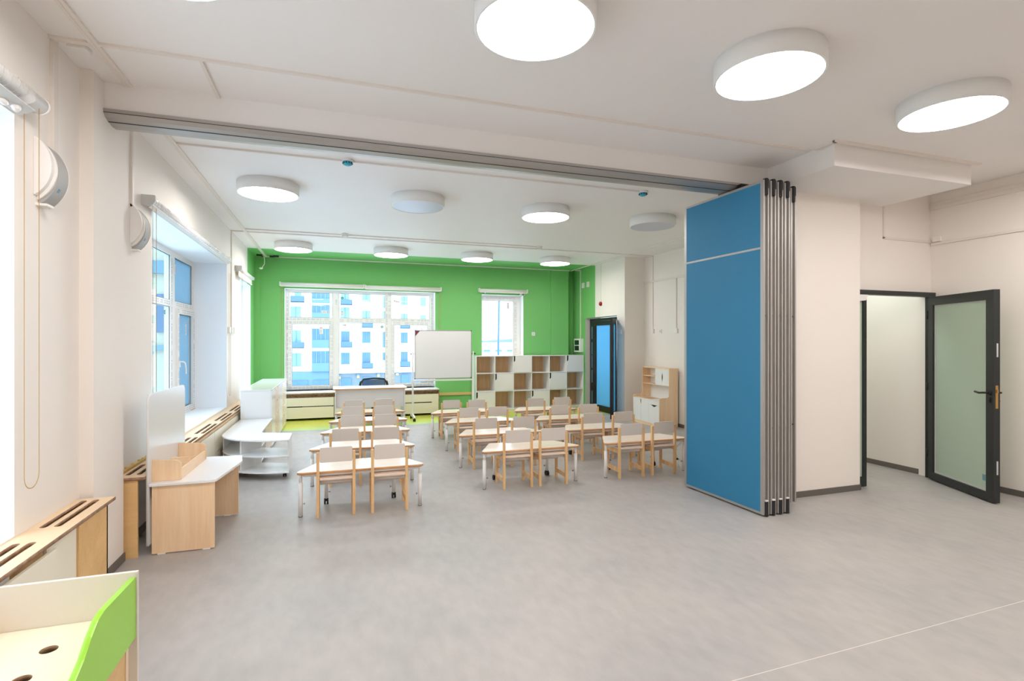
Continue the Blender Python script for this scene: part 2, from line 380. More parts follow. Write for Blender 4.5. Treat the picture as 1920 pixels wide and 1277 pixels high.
# vestibule behind the far door, open to daylight on its far side
vb = MB().slab('x', 7.5, 7.6, 9.2, 11.7, -.01, 2.7, [(9.6, 11.5, 1.15, 2.5)], 0, 0)
vb.box(5.6, 7.6, 9.2, 9.3, 0, 2.7).box(5.6, 7.6, 11.6, 11.7, 0, 2.7).box(5.6, 7.6, 9.2, 11.7, 2.6, 2.7)
struct(vb, 'wall_vestibule', 'reveal')

def skirt(name, segs):
    m = MB()
    for s in segs: m.box(*s, 0, .06)
    return struct(m, name, 'skirting', .002)
skirt('baseboard_pier', [(4.26, 5.191, 4.042, 4.052), (5.183, 5.193, 4.042, 4.2)])
skirt('baseboard_right', [(6.47, 6.482, -4.1, 4.2)])
skirt('baseboard_corridor', [(6.45, 6.462, 4.32, 5.75), (5.2, 6.45, 5.74, 5.752)])
skirt('baseboard_left', [(-1.414, -1.402, 3.92, 4.40)])
skirt('baseboard_alcove', [(AX - .012, AX + .002, 5.7, 9.2), (FX, AX, 9.184, 9.2), (FX - .012, FX + .002, 9.19, 9.5)])
skirt('baseboard_recess', [(WX - .003, WX + .01, 4.4, 5.6)])

# cable ducts on ceiling and walls
def ducts(name, segs, m_='duct'):
    m = MB()
    for s in segs: m.box(*s)
    return struct(m, name, m_, .0015, None)
Z0, Z1 = H - .016, H + .002
ducts('trim_2', [(-1.30, -1.255, -4, 4.06, Z0, Z1), (-1.282, -1.276, -4, 4.06, Z0 - .004, Z0)])
ducts('trim_3', [(-1.256, 3.94, 3.53, 3.552, Z0, Z1)])
ducts('trim_4', [(-.765, -.745, 3.552, 4.06, Z0, Z1)])
ducts('trim_5', [(WX - .001, WX + .02, 3.55, 3.60, 2.60, Z1 + .001), (WX - .001, -1.30, 3.53, 3.572, Z0, Z1 + .001)])
ducts('trim_6', [(-1.31, -1.265, 4.38, 11.36, Z0, Z1), (-1.292, -1.286, 4.38, 11.36, Z0 - .004, Z0)])
ducts('trim_7', [(-1.265, 3.26, 5.10, 5.118, Z0, Z1)])
ducts('trim_8', [(-1.265, 3.42, 8.66, 8.68, Z0, Z1)])
ducts('trim_9', [(-1.48, 5.97 - .07, 9.04 - .17, 9.06 - .17, Z0, Z1)])
ducts('trim_10', [(WX - .001, WX + .014, 8.86, 8.885, 1.70, Z1)])
ducts('trim_11', [(WX - .001, WX + .018, 4.745, 4.775, 2.58, Z1)])
ducts('trim_12', [(5.29, 5.31, 4.4, 11.38, Z0, Z1)])
ducts('trim_13', [(-1.3, 5.25, 11.345, 11.365, H - .02, H + .001)])
ducts('trim_14', [(FX - .014, FX + .001, 11.16, 11.19, 1.6, 3.19), (5.3, FX, 11.16, 11.18, 3.19, H)])
ducts('trim_15', [(FX - .008, FX + .001, 10.17, 10.18, 2.44, H)])
ducts('trim_16', [(AX - .016, AX + .001, 8.88, 8.90, 1.80, H), (AX - .016, AX + .001, 5.8, 9.2, 2.70, 2.74), (AX - .018, AX + .001, 8.13, 8.15, 1.78, 2.70)])
ducts('trim_17', [(3.94, 3.98, 3.30, 3.50, Z0, Z1), (3.94, 5.75, 3.28, 3.32, Z0, Z1)])
ducts('trim_18', [(RX - .025, RX + .001, -3, 4.195, 3.045, 3.125), (RX - .028, RX, -3, 4.195, 3.083, 3.087)])
ducts('trim_19', [(RX - .016, RX + .001, -3, 4.195, 2.645, 2.67), (5.715, 5.735, 4.186, 4.201, 2.68, 3.06), (5.715, RX, 4.186, 4.201, 2.675, 2.70)])
# junction boxes
def jbox(x0, x1, y0, y1, z0, z1, label):
    t = thing('junction_box', label, 'junction box', ((x0+x1)/2, (y0+y1)/2, z0))
    m = MB(); m.T = Matrix.Translation((-(x0+x1)/2, -(y0+y1)/2, -z0)); m.box(x0, x1, y0, y1, z0, z1).build('housing', 'plastic', t, .003)
jbox(-1.42, -1.33, 3.575, 3.66, H - .03, H, 'small white junction box on the ceiling by the near-left trunking')
jbox(RX - .03, RX, 4.08, 4.17, 2.68, 2.74, 'small white junction box in the corner above the open glass door')

# ------------------------------------------------------------------ ceiling lamps
def make_lamp(lit):
    t = thing('ceiling_lamp', '', 'ceiling lamp', (0, 0, H))
    m = MB(); n = 64
    prof = [(.29, -.118), (.30, -.122), (.305, -.118), (.305, -.008), (.30, -.006), (.30, 0)]
    rings = [[m.bm.verts.new((r * math.cos(2*PI*k/n), r * math.sin(2*PI*k/n), z)) for k in range(n)] for r, z in prof]
    for a in range(len(rings)-1):
        for k in range(n): m._f([rings[a][k], rings[a][(k+1)%n], rings[a+1][(k+1)%n], rings[a+1][k]], 0, True)
    m.build('housing', 'lamp_body', t)
    MB().cyl((0, 0, -.117), (0, 0, -.112), .291, n=64).build('diffuser', 'lamp_on' if lit else 'lamp_off', t)
    return t
lit0 = make_lamp(True); off0 = make_lamp(False); used = set()
LAMPS = [(-.67, 2.46, 1, 'lit ceiling lamp cut by the top edge, leftmost in the near room'),
 (.95, 2.46, 1, 'largest round lit ceiling lamp at the top centre of the photo'),
 (2.43, 2.47, 1, 'round lit ceiling lamp in the near room, above and right of the blue partition'),
 (4.02, 2.48, 1, 'round lit ceiling lamp in the near room nearest the right-hand wall'),
 (5.62, 2.48, 1, 'lit ceiling lamp just cut off by the right edge of the photo'),
 (-.67, 6.13, 1, 'first lit ceiling lamp beyond the beam, above the large left window'),
 (.915, 6.15, 0, 'unlit ceiling lamp with a bluish disc, left of the middle lit one beyond the beam'),
 (2.52, 6.17, 1, 'lit ceiling lamp between two unlit ones beyond the beam'),
 (4.09, 6.18, 0, 'unlit grey ceiling lamp beside the top of the blue partition'),
 (-.67, 9.72, 1, 'leftmost of the four small lit ceiling lamps before the green wall'),
 (.965, 9.76, 1, 'second from the left of the four small lit ceiling lamps before the green wall'),
 (2.58, 9.78, 1, 'third from the left of the four small lit ceiling lamps before the green wall'),
 (4.20, 9.78, 1, 'rightmost of the four small lit ceiling lamps before the green wall')]
for x, y, on, lab in LAMPS:
    src = lit0 if on else off0
    o = src if src.name not in used else copy_tree(src)
    used.add(src.name); o.location = (x, y, H); o['label'] = lab; o['group'] = 'round ceiling lamps'
for x in (-.67, .95, 2.5, 4.05, 5.6):
    o = copy_tree(lit0); o.location = (x, -1.15, H); o['label'] = 'round lit ceiling lamp behind the viewer, %s from the window wall' % {-.67: 'first', .95: 'second', 2.5: 'third', 4.05: 'fourth', 5.6: 'fifth'}[x]; o['group'] = 'lamps behind the viewer'
# corridor lamp
ct = thing('corridor_lamp', 'small square ceiling lamp in the corridor behind the glass door', 'ceiling lamp', (5.75, 4.8, 2.75))
MB().box(-.3, .3, -.2, .2, -.04, 0).build('housing', 'lamp_body', ct, .004)
MB().box(-.28, .28, -.18, .18, -.044, -.04).build('diffuser', 'lamp_dim', ct)

# smoke detectors
def detector(x, y, m_, label):
    t = thing('smoke_detector', label, 'smoke detector', (x, y, H), group='smoke detectors')
    MB().cyl((0,0,-.022), (0,0,0), .05, .052, 24).build('base', 'plastic', t)
    d = MB().cyl((0,0,-.05), (0,0,-.022), .032, .046, 24); d.cyl((0,0,-.056), (0,0,-.05), .02, .032, 24); d.build('cap', m_, t)
    s = MB()
    for k in range(10):
        a = 2*PI*k/10; s.box(.041*math.cos(a)-.005, .041*math.cos(a)+.005, .041*math.sin(a)-.005, .041*math.sin(a)+.005, -.042, -.028)
    s.build('vent', 'anthracite' if m_ == 'det_blue' else 'plastic_grey', t)
detector(.111, 5.09, 'det_blue', 'blue-capped smoke detector on the ceiling duct left of the middle lamp')
detector(3.26, 5.11, 'det_blue', 'blue-capped smoke detector on the ceiling beside the blue partition')
detector(.15, 8.60, 'plastic', 'small white smoke detector on the far ceiling duct, left of centre')
detector(3.42, 8.67, 'plastic', 'small white smoke detector at the end of the far ceiling duct')

# ------------------------------------------------------------------ partition track and folding partition
tr = thing('partition_track', 'grey aluminium ceiling track running under the beam', 'track', (-1.412, 4.06, 3.0))
m = MB(); m.T = Matrix.Translation((1.412, -4.06, -3.0))
m.prism([(4.045, 3.05), (4.045, 3.028), (4.075, 3.004), (4.12, 2.992), (4.20, 2.985), (4.26, 2.992), (4.26, 3.05)], -1.412, 4.0, 'x'); m.build('rail', 'alu', tr)
m = MB(); m.T = Matrix.Translation((1.412, -4.06, -3.0))
m.prism([(4.0445, 3.0275), (4.0445, 3.0262), (4.047, 3.024), (4.047, 3.026)], -1.41, 4.0, 'x'); m.prism([(4.118, 2.9935), (4.118, 2.991), (4.128, 2.9895), (4.128, 2.992)], -1.41, 4.0, 'x'); m.build('groove', 'black', tr)
part = thing('folding_partition', 'stack of folded blue partition panels with aluminium edges beside the pier', 'partition', (3.578, 3.7, 0), .042)
m = MB(); m.box(.05, .30, .30, .60, 2.985, 3.03).build('carrier', 'black', part)
def make_leaf(last=False):
    w = .068; z0, z1 = (.015, 2.975)
    if last: z0 = .055
    L = 1.05
    c = MB().box(.0045, w - .0045, .03, L - .03, z0 + .02, z1 - .02).build('panel', 'alu_dark', part)
    f = MB()
    # extruded edge profile: two lips and a recessed channel
    for s in (0, 1):
        a, b = (0, L) if s == 0 else (L, 0); g = 1 if s == 0 else -1
        prof = [(0, a), (.017, a), (.019, a + g*.022), (.027, a + g*.026), (.041, a + g*.026), (.049, a + g*.022), (.051, a), (w, a), (w, a + g*.034), (0, a + g*.034)]
        f.prism(prof, z0, z1, 'z')
    for z in (z0, z1 - .022): f.box(0, w, .03, L - .03, z, z + .022)
    f.build('frame', 'alu', c)
    sk = MB().box(0.001, .006, .018, L - .018, z0 + .016, 2.37).box(0.001, .006, .018, L - .018, 2.384, z1 - .016)
    sk.box(w - .006, w - .001, .018, L - .018, z0 + .016, z1 - .016); sk.build('skin', 'blue_panel', c)
    MB().box(0, .005, .014, L - .014, 2.368, 2.386).build('joint_strip', 'alu', c)
    k = MB()
    zb = 2.845
    k.prism([(.018, -.006), (.026, -.014), (.034, -.01), (.042, -.014), (.052, -.004), (.052, .024), (.018, .024)], zb, 2.99, 'z')
    k.prism([(.052, -.004), (.062, -.004), (.058, .01), (.052, .01)], zb + .06, 2.985, 'z')
    if not last: k.prism([(.016, -.004), (.026, -.012), (.04, -.012), (.054, -.004), (.054, .024), (.016, .024)], .006, .135, 'z')
    k.build('seal', 'rubber', c)
    if not last: MB().box(.02, .05, -.008, .012, .135, .145).build('seal_clip', 'plastic', c)
    b_ = MB()
    for z in (.78, 1.78): b_.cyl((.024, -.003, z), (.024, .02, z), .006, n=10)
    b_.build('screw', 'black' if last else 'chrome', c)
    return c
for i in range(4):
    c = make_leaf() if i == 0 else copy_tree(c0, part)
    if i == 0: c0 = c
    c.location = (.0 + .083 * i, -.005, 0)
c = make_leaf(True); c.location = (.432, .09, 0)

# ------------------------------------------------------------------ right door (black aluminium, frosted glass)
d1 = struct(MB().slab('y', 4.12, 4.2, 5.19, 6.44, 0, 2.10, [(5.22, 6.385, -.1, 2.05)], 0, 0), 'door_1', 'anthracite', .003)
m = MB(); m.slab('y', 4.12, 4.16, 5.22, 5.375, .005, 2.045, [(5.20, 5.325, .11, 1.98)]); m.build('fixed_leaf_frame', 'anthracite', d1, .003)
MB().box(5.22, 5.33, 4.136, 4.144, .10, 1.99).build('fixed_pane', 'frost_green', d1)
MB().prism([(5.23, 2.045), (5.375, 2.045), (5.345, 1.985), (5.23, 1.975)], 4.105, 4.112, 'y').build('film_flap', 'sticker_white', d1)
hx, hy = 6.345, 4.11; ex, ey = 5.955, 3.275
L = math.hypot(ex-hx, ey-hy); ang = math.atan2(ey-hy, ex-hx)
dl = thing('door_leaf', 'open black-framed door with frosted green glass at the right', 'door', (hx, hy, 0), ang)
F = 'anthracite'
m = MB(); m.slab('y', -.03, .03, 0, L, .012, 2.045, [(.075, L - .095, .095, 1.95)]); fr = m.build('frame', F, dl, .004)
m = MB(); m.slab('y', -.012, .012, .06, L - .08, .085, 1.965, [(.085, L - .105, .108, 1.94)]); m.build('glazing_bead', 'plastic_grey', dl)
MB().box(.08, L - .10, -.004, .004, .10, 1.945).build('glass', 'frost_green', dl)
MB().box(L - .17, L - .13, -.0055, -.0045, .19, .25).build('sticker', 'pane_blue', dl)
for s in (-1, 1):
    h = MB(); h.cyl((L-.045, s*.03, 1.055), (L-.045, s*.042, 1.055), .022, n=16); h.tube([(L-.045, s*.04, 1.055), (L-.045, s*.07, 1.058), (L-.06, s*.078, 1.056), (L-.11, s*.08, 1.05), (L-.165, s*.078, 1.058)], .0095, 10)
    hd = h.build('handle', 'black', dl)
    MB().prism(rounded([(L-.058, .96), (L-.032, .96), (L-.032, 1.01), (L-.058, 1.01)], .012), s*.03, s*.038, 'y').cyl((L-.045, s*.03, .985), (L-.045, s*.045, .985), .007).build('keyhole_plate', 'black', hd)
    if s == 1:
        MB().cyl((L-.045, .038, .985), (L-.045, .052, .985), .0075).box(L-.048, L-.042, .05, .062, .972, .986).build('lock_cylinder', 'chrome', hd)
MB().box(L-.001, L+.0015, -.011, .011, .91, 1.13).box(L, L+.012, -.007, .007, 1.06, 1.09).build('lock_plate', 'brass', dl)
for z in (1.40, .28): MB().box(L-.002, L+.001, -.002, .012, z, z+.13).build('seal_remnant', 'plastic_grey', dl)
MB().box(.002, .006, .03, .032, .03, 1.95).box(-.012, .03, .031, .033, .05, 1.93).build('edge_film', 'sticker_white', dl)
for z in (.25, 1.0, 1.8): MB().cyl((-.012, -.032, z), (-.012, -.032, z+.09), .009, n=10).build('hinge', 'black', dl)

# ------------------------------------------------------------------ far door in the right wall
y0, y1 = 9.50, 10.92
d2 = struct(MB().slab('x', FX + .11, FX + .18, y0, y1, 0, 2.06, [(y0 + .05, y1 - .06, -.1, 2.0)], 0, 0), 'door_2', 'anthracite', .003)
m = MB(); m.slab('x', FX + .09, FX + .14, 9.86, 10.86, .01, 1.995, [(9.96, 10.59, .14, 1.90)]); m.build('fixed_leaf_frame', 'black', d2, .003)
MB().box(FX + .11, FX + .116, 9.95, 10.60, .13, 1.91).build('fixed_pane', 'frost_blue', d2)
m = MB()
for z in (.15, .62, .95, 1.25, 1.6): m.box(FX + .08, FX + .09, 10.74, 10.78, z, z + .28)
m.build('tape_remnant', 'facade_blue', d2)
hx, hy = 5.47, 9.57; ex, ey = 5.17, 9.23; L = math.hypot(ex-hx, ey-hy)
fd = thing('door_leaf', 'narrow open black-framed blue-glass door leaf at the far doorway', 'door', (hx, hy, 0), math.atan2(ey-hy, ex-hx))
m = MB(); m.slab('y', -.025, .025, 0, L, .012, 2.0, [(.09, L-.10, .14, 1.90)]); m.build('frame', 'black', fd, .003)
MB().box(.085, L-.095, -.004, .004, .13, 1.91).build('glass', 'frost_blue', fd)

# ------------------------------------------------------------------ windows
def prints(mb, axis, c, a0, a1, b0, b1, dense=1.0, rows=2):
    """protective-tape print: clusters of tiny dashes along a frame member"""
    horiz = (a1 - a0) > (b1 - b0); Lg = (a1-a0) if horiz else (b1-b0); Wd = (b1-b0) if horiz else (a1-a0); t = .012
    def put(u0, u1, v0, v1, mi):
        A0, A1, B0, B1 = (a0+u0, a0+u1, b0+v0, b0+v1) if horiz else (a0+v0, a0+v1, b0+u0, b0+u1)
        if axis == 'y': mb.box(A0, A1, c-.0004, c, B0, B1, mi)
        else: mb.box(c, c+.0004, A0, A1, B0, B1, mi)
    while t < Lg - .03:
        k = random.random(); 
        if k < .5:
            l = random.uniform(.05, .09)
            for r in range(rows):
                v = Wd * (.28 + .4 * r / max(1, rows-1)) if rows > 1 else Wd*.45
                if t + l < Lg: put(t, t+l, v, v+.006, 1)
            t += l + .012
        elif k < .85:
            for r in range(rows):
                v = Wd * (.26 + .42 * r / max(1, rows-1)) if rows > 1 else Wd*.45
                put(t, t+.010, v, v+.010, 0)
            t += .022
        else: t += random.uniform(.02, .05)
        t += .008 / dense
def window(name, axis, c, rect, panes, sashes, taped, glassmat='pane', depth=.07, handle=None):
    """c = inner face position; for axis y inside is towards -c, for axis x inside is towards +c"""
    g = 1 if axis == 'y' else -1
    w = MB(); a0, a1, b0, b1 = rect
    w.slab(axis, *sorted((c, c + g*depth)), a0, a1, b0, b1, [(p[0]-.0, p[1], p[2], p[3]) for p in panes], 0)
    root = tag(w.build(name, 'window_pvc', None, .004), kind='structure')
    for i, p in enumerate(panes):
        e = .012
        if i in sashes:
            s = MB(); s.slab(axis, *sorted((c - g*.022, c + g*.01)), p[0]-.075, p[1]+.075, p[2]-.075, p[3]+.075, [p]); s.build('sash', 'window_pvc', root, .004)
        k = MB(); k.slab(axis, *sorted((c + g*.012, c + g*.018)), p[0]-.001, p[1]+.001, p[2]-.001, p[3]+.001, [(p[0]+.006, p[1]-.006, p[2]+.006, p[3]-.006)]); k.build('gasket', 'anthracite', root)
        q = MB()
        if axis == 'y': q.box(p[0], p[1], c+.03, c+.036, p[2], p[3])
        else: q.box(c-.036, c-.03, p[0], p[1], p[2], p[3])
        q.build('pane', glassmat if isinstance(glassmat, str) else glassmat[i], root)
    if taped:
        t = MB()
        for (A0, A1, B0, B1, pr) in taped: prints(t, axis, c - g*pr, A0, A1, B0, B1)
        tag(t.build('tape_print', ['ink', 'ink_grey'], root), kind='stuff')
    return root
PB = [(-.89, -.05, 2.04, 2.55), (.08, 1.02, 2.04, 2.55), (1.15, 1.98, 2.04, 2.55), (-.83, -.11, .64, 1.90), (.08, 1.02, .59, 1.94), (1.22, 1.93, .64, 1.90)]
YB = 11.60
w1 = window('window_1', 'y', YB, (-.95, 2.068, .55, 2.612), PB, (3, 5), [
    (-.94, -.06, 1.975, 2.03, 0), (-.90, -.04, 1.90, 1.97, .0225), (-.905, -.835, .56, 1.97, .0225), (-.105, -.035, .56, 1.97, .0225), (-.90, -.04, .565, .63, .0225),
    (.08, 1.02, 1.95, 2.03, 0), (1.03, 1.075, .6, 2.55, 0), (1.085, 1.14, 2.03, 2.6, 0), (1.145, 1.215, .56, 1.97, .0225), (1.15, 2.0, 1.975, 2.03, 0), (1.15, 2.0, 1.90, 1.97, .0225), (1.935, 2.0, .56, 1.97, .0225), (1.15, 2.0, .565, .63, .0225),
    (.0, .05, 2.28, 2.45, 0), (-.94, -.90, .6, 2.5, 0), (2.01, 2.05, .6, 2.5, 0)])
def sticker(root, axis, c, a, b, w, h, rot=0, kind='label', plane=1):
    m = MB(); T = Matrix.Rotation(rot, 4, 'Z')
    B = Matrix(((1,0,0,a),(0,0,-1,c),(0,1,0,b),(0,0,0,1))) if axis == 'y' else Matrix(((0,0,1,c),(1,0,0,a),(0,1,0,b),(0,0,0,1)))
    m.T = B @ T
    if kind == 'label':
        m.box(-w/2, w/2, -h/2, h/2, 0, .0006, 0)
        if h > w: m.box(-w/2+.008, w/2-.008, h/2-.018, h/2-.006, .0006, .0009, 1)
        else: m.box(w/2-.018, w/2-.006, -h/2+.008, h/2-.008, .0006, .0009, 1)
        for k in range(4): m.box(-w*.35, w*.2, -h*.3 + k*h*.13, -h*.3 + k*h*.13 + h*.04, .0006, .0009, 2)
        m.build('sticker', ['sticker_white', 'sticker_red', 'ink_grey'], root)
    else:
        m.cyl((0, 0, 0), (0, 0, .0006), w/2, n=20); m.box(-w*.16, w*.16, -w*.16, w*.16, .0006, .001, 1); m.build('sticker', ['sticker_green', 'sticker_white'], root)
SY = YB + .029
for a, b, w, h, r, k in ((-.20, 2.16, .13, .06, 0, 'label'), (-.27, 1.77, .07, .14, .05, 'label'), (.145, 2.46, .055, .055, 0, 'dot'), (.15, 2.13, .05, .10, 0, 'label'),
    (.18, 1.89, .09, .05, 0, 'label'), (.96, 1.86, .06, .06, 0, 'dot'), (1.27, 2.41, .13, .05, 2.9, 'label'), (1.80, 1.82, .05, .03, 0, 'label')):
    sticker(w1, 'y', SY, a, b, w, h, r, k)
w2 = window('window_2', 'y', YB, (3.113, 4.105, .55, 2.602), [(3.18, 3.93, .64, 2.48)], (), [(3.12, 4.0, 2.50, 2.58, 0), (3.945, 4.02, .6, 2.5, 0)])
sticker(w2, 'y', SY, 3.81, 2.37, .065, .15)
XL = -1.90
PL = [(6.30, 7.42, 2.055, 2.60), (7.60, 8.44, 2.055, 2.60), (6.30, 7.42, .66, 1.975), (7.72, 8.40, .68, 1.90), (5.35, 6.18, 2.055, 2.60), (5.35, 6.18, .66, 1.975)]
w3 = window('window_3', 'x', XL, (5.26, 8.543, .60, 2.672), PL, (3,), [(5.3, 7.45, 1.985, 2.045, 0), (7.60, 8.5, 1.985, 2.045, 0), (7.64, 8.5, 1.90, 1.97, -.0225 * -1), (7.45, 7.49, .66, 2.6, 0), (7.655, 7.715, .66, 1.9, .0225), (8.405, 8.47, .66, 1.9, .0225), (7.64, 8.5, .61, .68, .0225)],
    glassmat=['pane_blue', 'frost_grey', 'pane_blue', 'frost_grey', 'pane_blue', 'pane_blue'])
sticker(w3, 'x', XL - .029, 7.42 - .12, 1.90, .06, .06, 0, 'dot'); sticker(w3, 'x', XL - .029, 7.70, 2.47, .12, .12, -.1, 'label'); sticker(w3, 'x', XL - .029, 8.24, 1.72, .05, .17, 0, 'label')
MB().box(XL + .022, XL + .04, 7.665, 7.695, 1.22, 1.30).tube([(XL + .03, 7.68, 1.29), (XL + .07, 7.69, 1.29), (XL + .08, 7.74, 1.27), (XL + .08, 7.78, 1.19), (XL + .08, 7.785, 1.13)], .009, 8).build('handle', 'window_pvc', w3)
window('window_4', 'x', XL, (9.67, 10.80, .60, 2.582), [(9.76, 10.70, .70, 2.48)], (), [], 'pane_blue')
window('window_5', 'x', XL, (1.35, 3.215, .60, 2.662), [(1.45, 2.2, .70, 1.95), (2.35, 3.1, .70, 1.95), (1.45, 2.2, 2.05, 2.56), (2.35, 3.1, 2.05, 2.56)], (), [])

# ------------------------------------------------------------------ roller blinds
def chain(parent, x, ya, yb, ztop, zbot, bead=False, rad=.0022, axis='x', ztop2=None, mat_='brass'):
    pts = []; ztop2 = ztop2 or ztop; r = abs(yb - ya) / 2; n = 14
    L1 = [(ya, ztop - (ztop - zbot - r) * i / 20) for i in range(20)]
    arc = [((ya+yb)/2 + (ya-yb)/2 * math.cos(PI*i/n), zbot + r - r * math.sin(PI*i/n)) for i in range(n+1)]
    L2 = [(yb, zbot + r + (ztop2 - zbot - r) * i / 20) for i in range(1, 21)]
    P2 = L1 + arc + L2; P3 = [(x, p[0], p[1]) if axis == 'x' else (p[0], x, p[1]) for p in P2]
    m = MB()
    if not bead: m.tube(P3, rad, 5)
    else:
        m.tube(P3, .0008, 4); acc = 0; 
        for a, b in zip(P3, P3[1:]):
            a = Vector(a); b = Vector(b); d = (b-a).length; u = -acc
            while u < d:
                if u >= 0:
                    c = a.lerp(b, u/d); bmesh.ops.create_icosphere(m.bm, subdivisions=1, radius=rad, matrix=Matrix.Translation(c))
                u += .0068
            acc = d - (u - .0068)
            acc = (u - d); acc = .0068 - acc
    m.build('bead_chain', mat_, parent)
bl = thing('roller_blind', 'roller blind wrapped in clear film above the nearest left window', 'blind', (WX, 2.2, 2.7))
def at(o): return Matrix.Translation(-Vector(o.location))
def mb_at(o): m = MB(); m.T = at(o); return m
m = mb_at(bl); m.cyl((-1.425, 1.2, 2.745), (-1.425, 3.30, 2.745), .042, n=32); m.cyl((-1.425, 3.30, 2.745), (-1.425, 3.312, 2.745), .046, n=32); m.build('roller', 'plastic', bl)
m = mb_at(bl)
for k in range(60):
    y = 1.22 + k * 1.95 / 60; m.cyl((-1.425, y, 2.745), (-1.425, y + 1.95/60, 2.745), .0445 + random.uniform(0, .0015), .0445 + random.uniform(0, .0015), 20, caps=False)
m.cyl((-1.425, 3.12, 2.745), (-1.43, 3.15, 2.72), .046, .056, 20, caps=False)
m.build('clear_wrap', 'film', bl)
m = mb_at(bl); m.prism([(-1.462, 2.655), (-1.392, 2.682), (-1.39, 2.676), (-1.455, 2.647)], 1.2, 3.19, 'y'); m.build('bottom_bar', 'plastic_grey', bl, .001)
m = mb_at(bl); m.sphere((-1.44, 3.03, 2.65), .022, sc=(.7, 1.6, .7)).sphere((-1.43, 3.11, 2.66), .026, sc=(.7, 1.2, .9)).build('film_knot', 'wrap_film', bl)
for ch in (chain,):
    m = MB()
bl2c = thing('blind_chain_holder', '', 'x'); bpy.data.objects.remove(bl2c)
def chain_part(root, *a, **k):
    before = set(bpy.data.objects); chain(root, *a, **k)
    for o in set(bpy.data.objects) - before:
        for me in [o.data]: me.transform(at(root))
chain_part(bl, -1.40, 3.112, 3.245, 2.63, .835, True, .0026, 'x', 2.72)

def blind(name_label, y0, y1, z, wrap=False, valance=0, chain_at=None, zc=.8, x=-1.43):
    b = thing('roller_blind', name_label, 'blind', (WX, (y0+y1)/2, z))
    m = mb_at(b); m.cyl((x, y0, z), (x, y1, z), .03, n=20); m.build('roller', 'plastic', b)
    m = mb_at(b); m.prism(rounded([(WX, z-.045), (x+.02, z-.045), (x+.045, z-.01), (x+.045, z+.04), (WX, z+.04)], [0,.01,.01,.01,0]), y0-.03, y0, 'y'); m.build('bracket', 'plastic_grey', b); mb_at(b).box(WX, x+.03, y1, y1+.02, z-.03, z+.03).build('bracket', 'plastic_grey', b)
    if wrap:
        m = mb_at(b); n = 40
        for k in range(n):
            ya = y0 + (y1-y0)*k/n; yb = y0 + (y1-y0)*(k+1)/n; m.cyl((x, ya, z), (x, yb, z), .032+random.uniform(0,.006), .032+random.uniform(0,.006), 14, caps=False)
        m.build('clear_wrap', 'film', b)
        for q in (.02, .57, .97): yy = y0 + (y1-y0)*q; mb_at(b).sphere((x, yy, z+.01), .04, sc=(1, 1.3, .9), seg=8, rings=6).build('film_knot', 'wrap_film', b)
        m = mb_at(b); m.prism([(x-.02, z-.05), (x+.02, z-.035), (x+.02, z-.03), (x-.02, z-.045)], y0+.02, y1-.02, 'y'); m.build('bottom_bar', 'plastic', b)
    if valance:
        m = mb_at(b); m.box(x-.012, x-.008, y0+.03, y1-.03, z-valance, z).box(x-.018, x-.002, y0+.03, y1-.03, z-valance-.015, z-valance); m.build('fabric', 'valance', b)
    if chain_at: chain_part(b, x+.01, chain_at[0], chain_at[1], z-.02, zc, False, .0022)
    return b
blind('roller blind in crumpled film above the large left window', 5.02, 8.42, 2.70, True, 0, (5.05, 5.14), .72)
m_ch = bpy.data.objects[-1] if False else None
blind('short white roller blind with a little fabric down over the far-left window', 9.22, 10.66, 2.70, False, .11, (9.42, 9.50), .73)
# loose chain of the big blind on its far side
ch2 = thing('blind_chain', 'thin hanging blind chain loop between the two left windows', 'chain', (-1.47, 8.42, .7)); chain_part(ch2, -1.465, 8.62, 8.72, 2.55, .75, False, .002)
def back_blind(label, x0, x1, z, ch=None, zc=.8, wrap=False, joint=None):
    b = thing('roller_blind', label, 'blind', ((x0+x1)/2, BY, z)); y = BY - .07
    m = mb_at(b); m.cyl((x0, y, z), (x1, y, z), .036, n=20).box(x0-.01, x0+.012, y-.035, BY, z-.04, z+.04).box(x1-.012, x1+.01, y-.035, BY, z-.04, z+.04); m.build('roller', 'plastic', b)
    m = mb_at(b); m.box(x0+.01, x1-.01, y-.02, y-.012, z-.055, z-.03).build('bottom_bar', 'plastic', b)
    if ch: chain_part(b, y, ch[0], ch[1], z-.02, zc, False, .003, 'y', None)
    return b
back_blind('left half of the roller blind over the big window in the green wall', -1.03, .57, 2.69, (-1.02, -.99), .85)
back_blind('right half of the roller blind over the big window in the green wall', .60, 2.18, 2.68, (2.14, 2.17), .9)
sb = back_blind('short roller blind over the small window in the green wall', 3.04, 4.17, 2.69)
m = mb_at(sb); m.sphere((4.02, 11.33, 2.60), .035).tube([(4.02, 11.32, 2.65), (4.03, 11.3, 2.6), (4.08, 11.3, 2.58), (4.13, 11.31, 2.66)], .006, 6).build('coiled_chain', 'plastic_grey', sb)
m = mb_at(sb); m.box(3.17, 3.19, 11.33, 11.36, 2.62, 2.66).build('clip', 'plastic', sb)

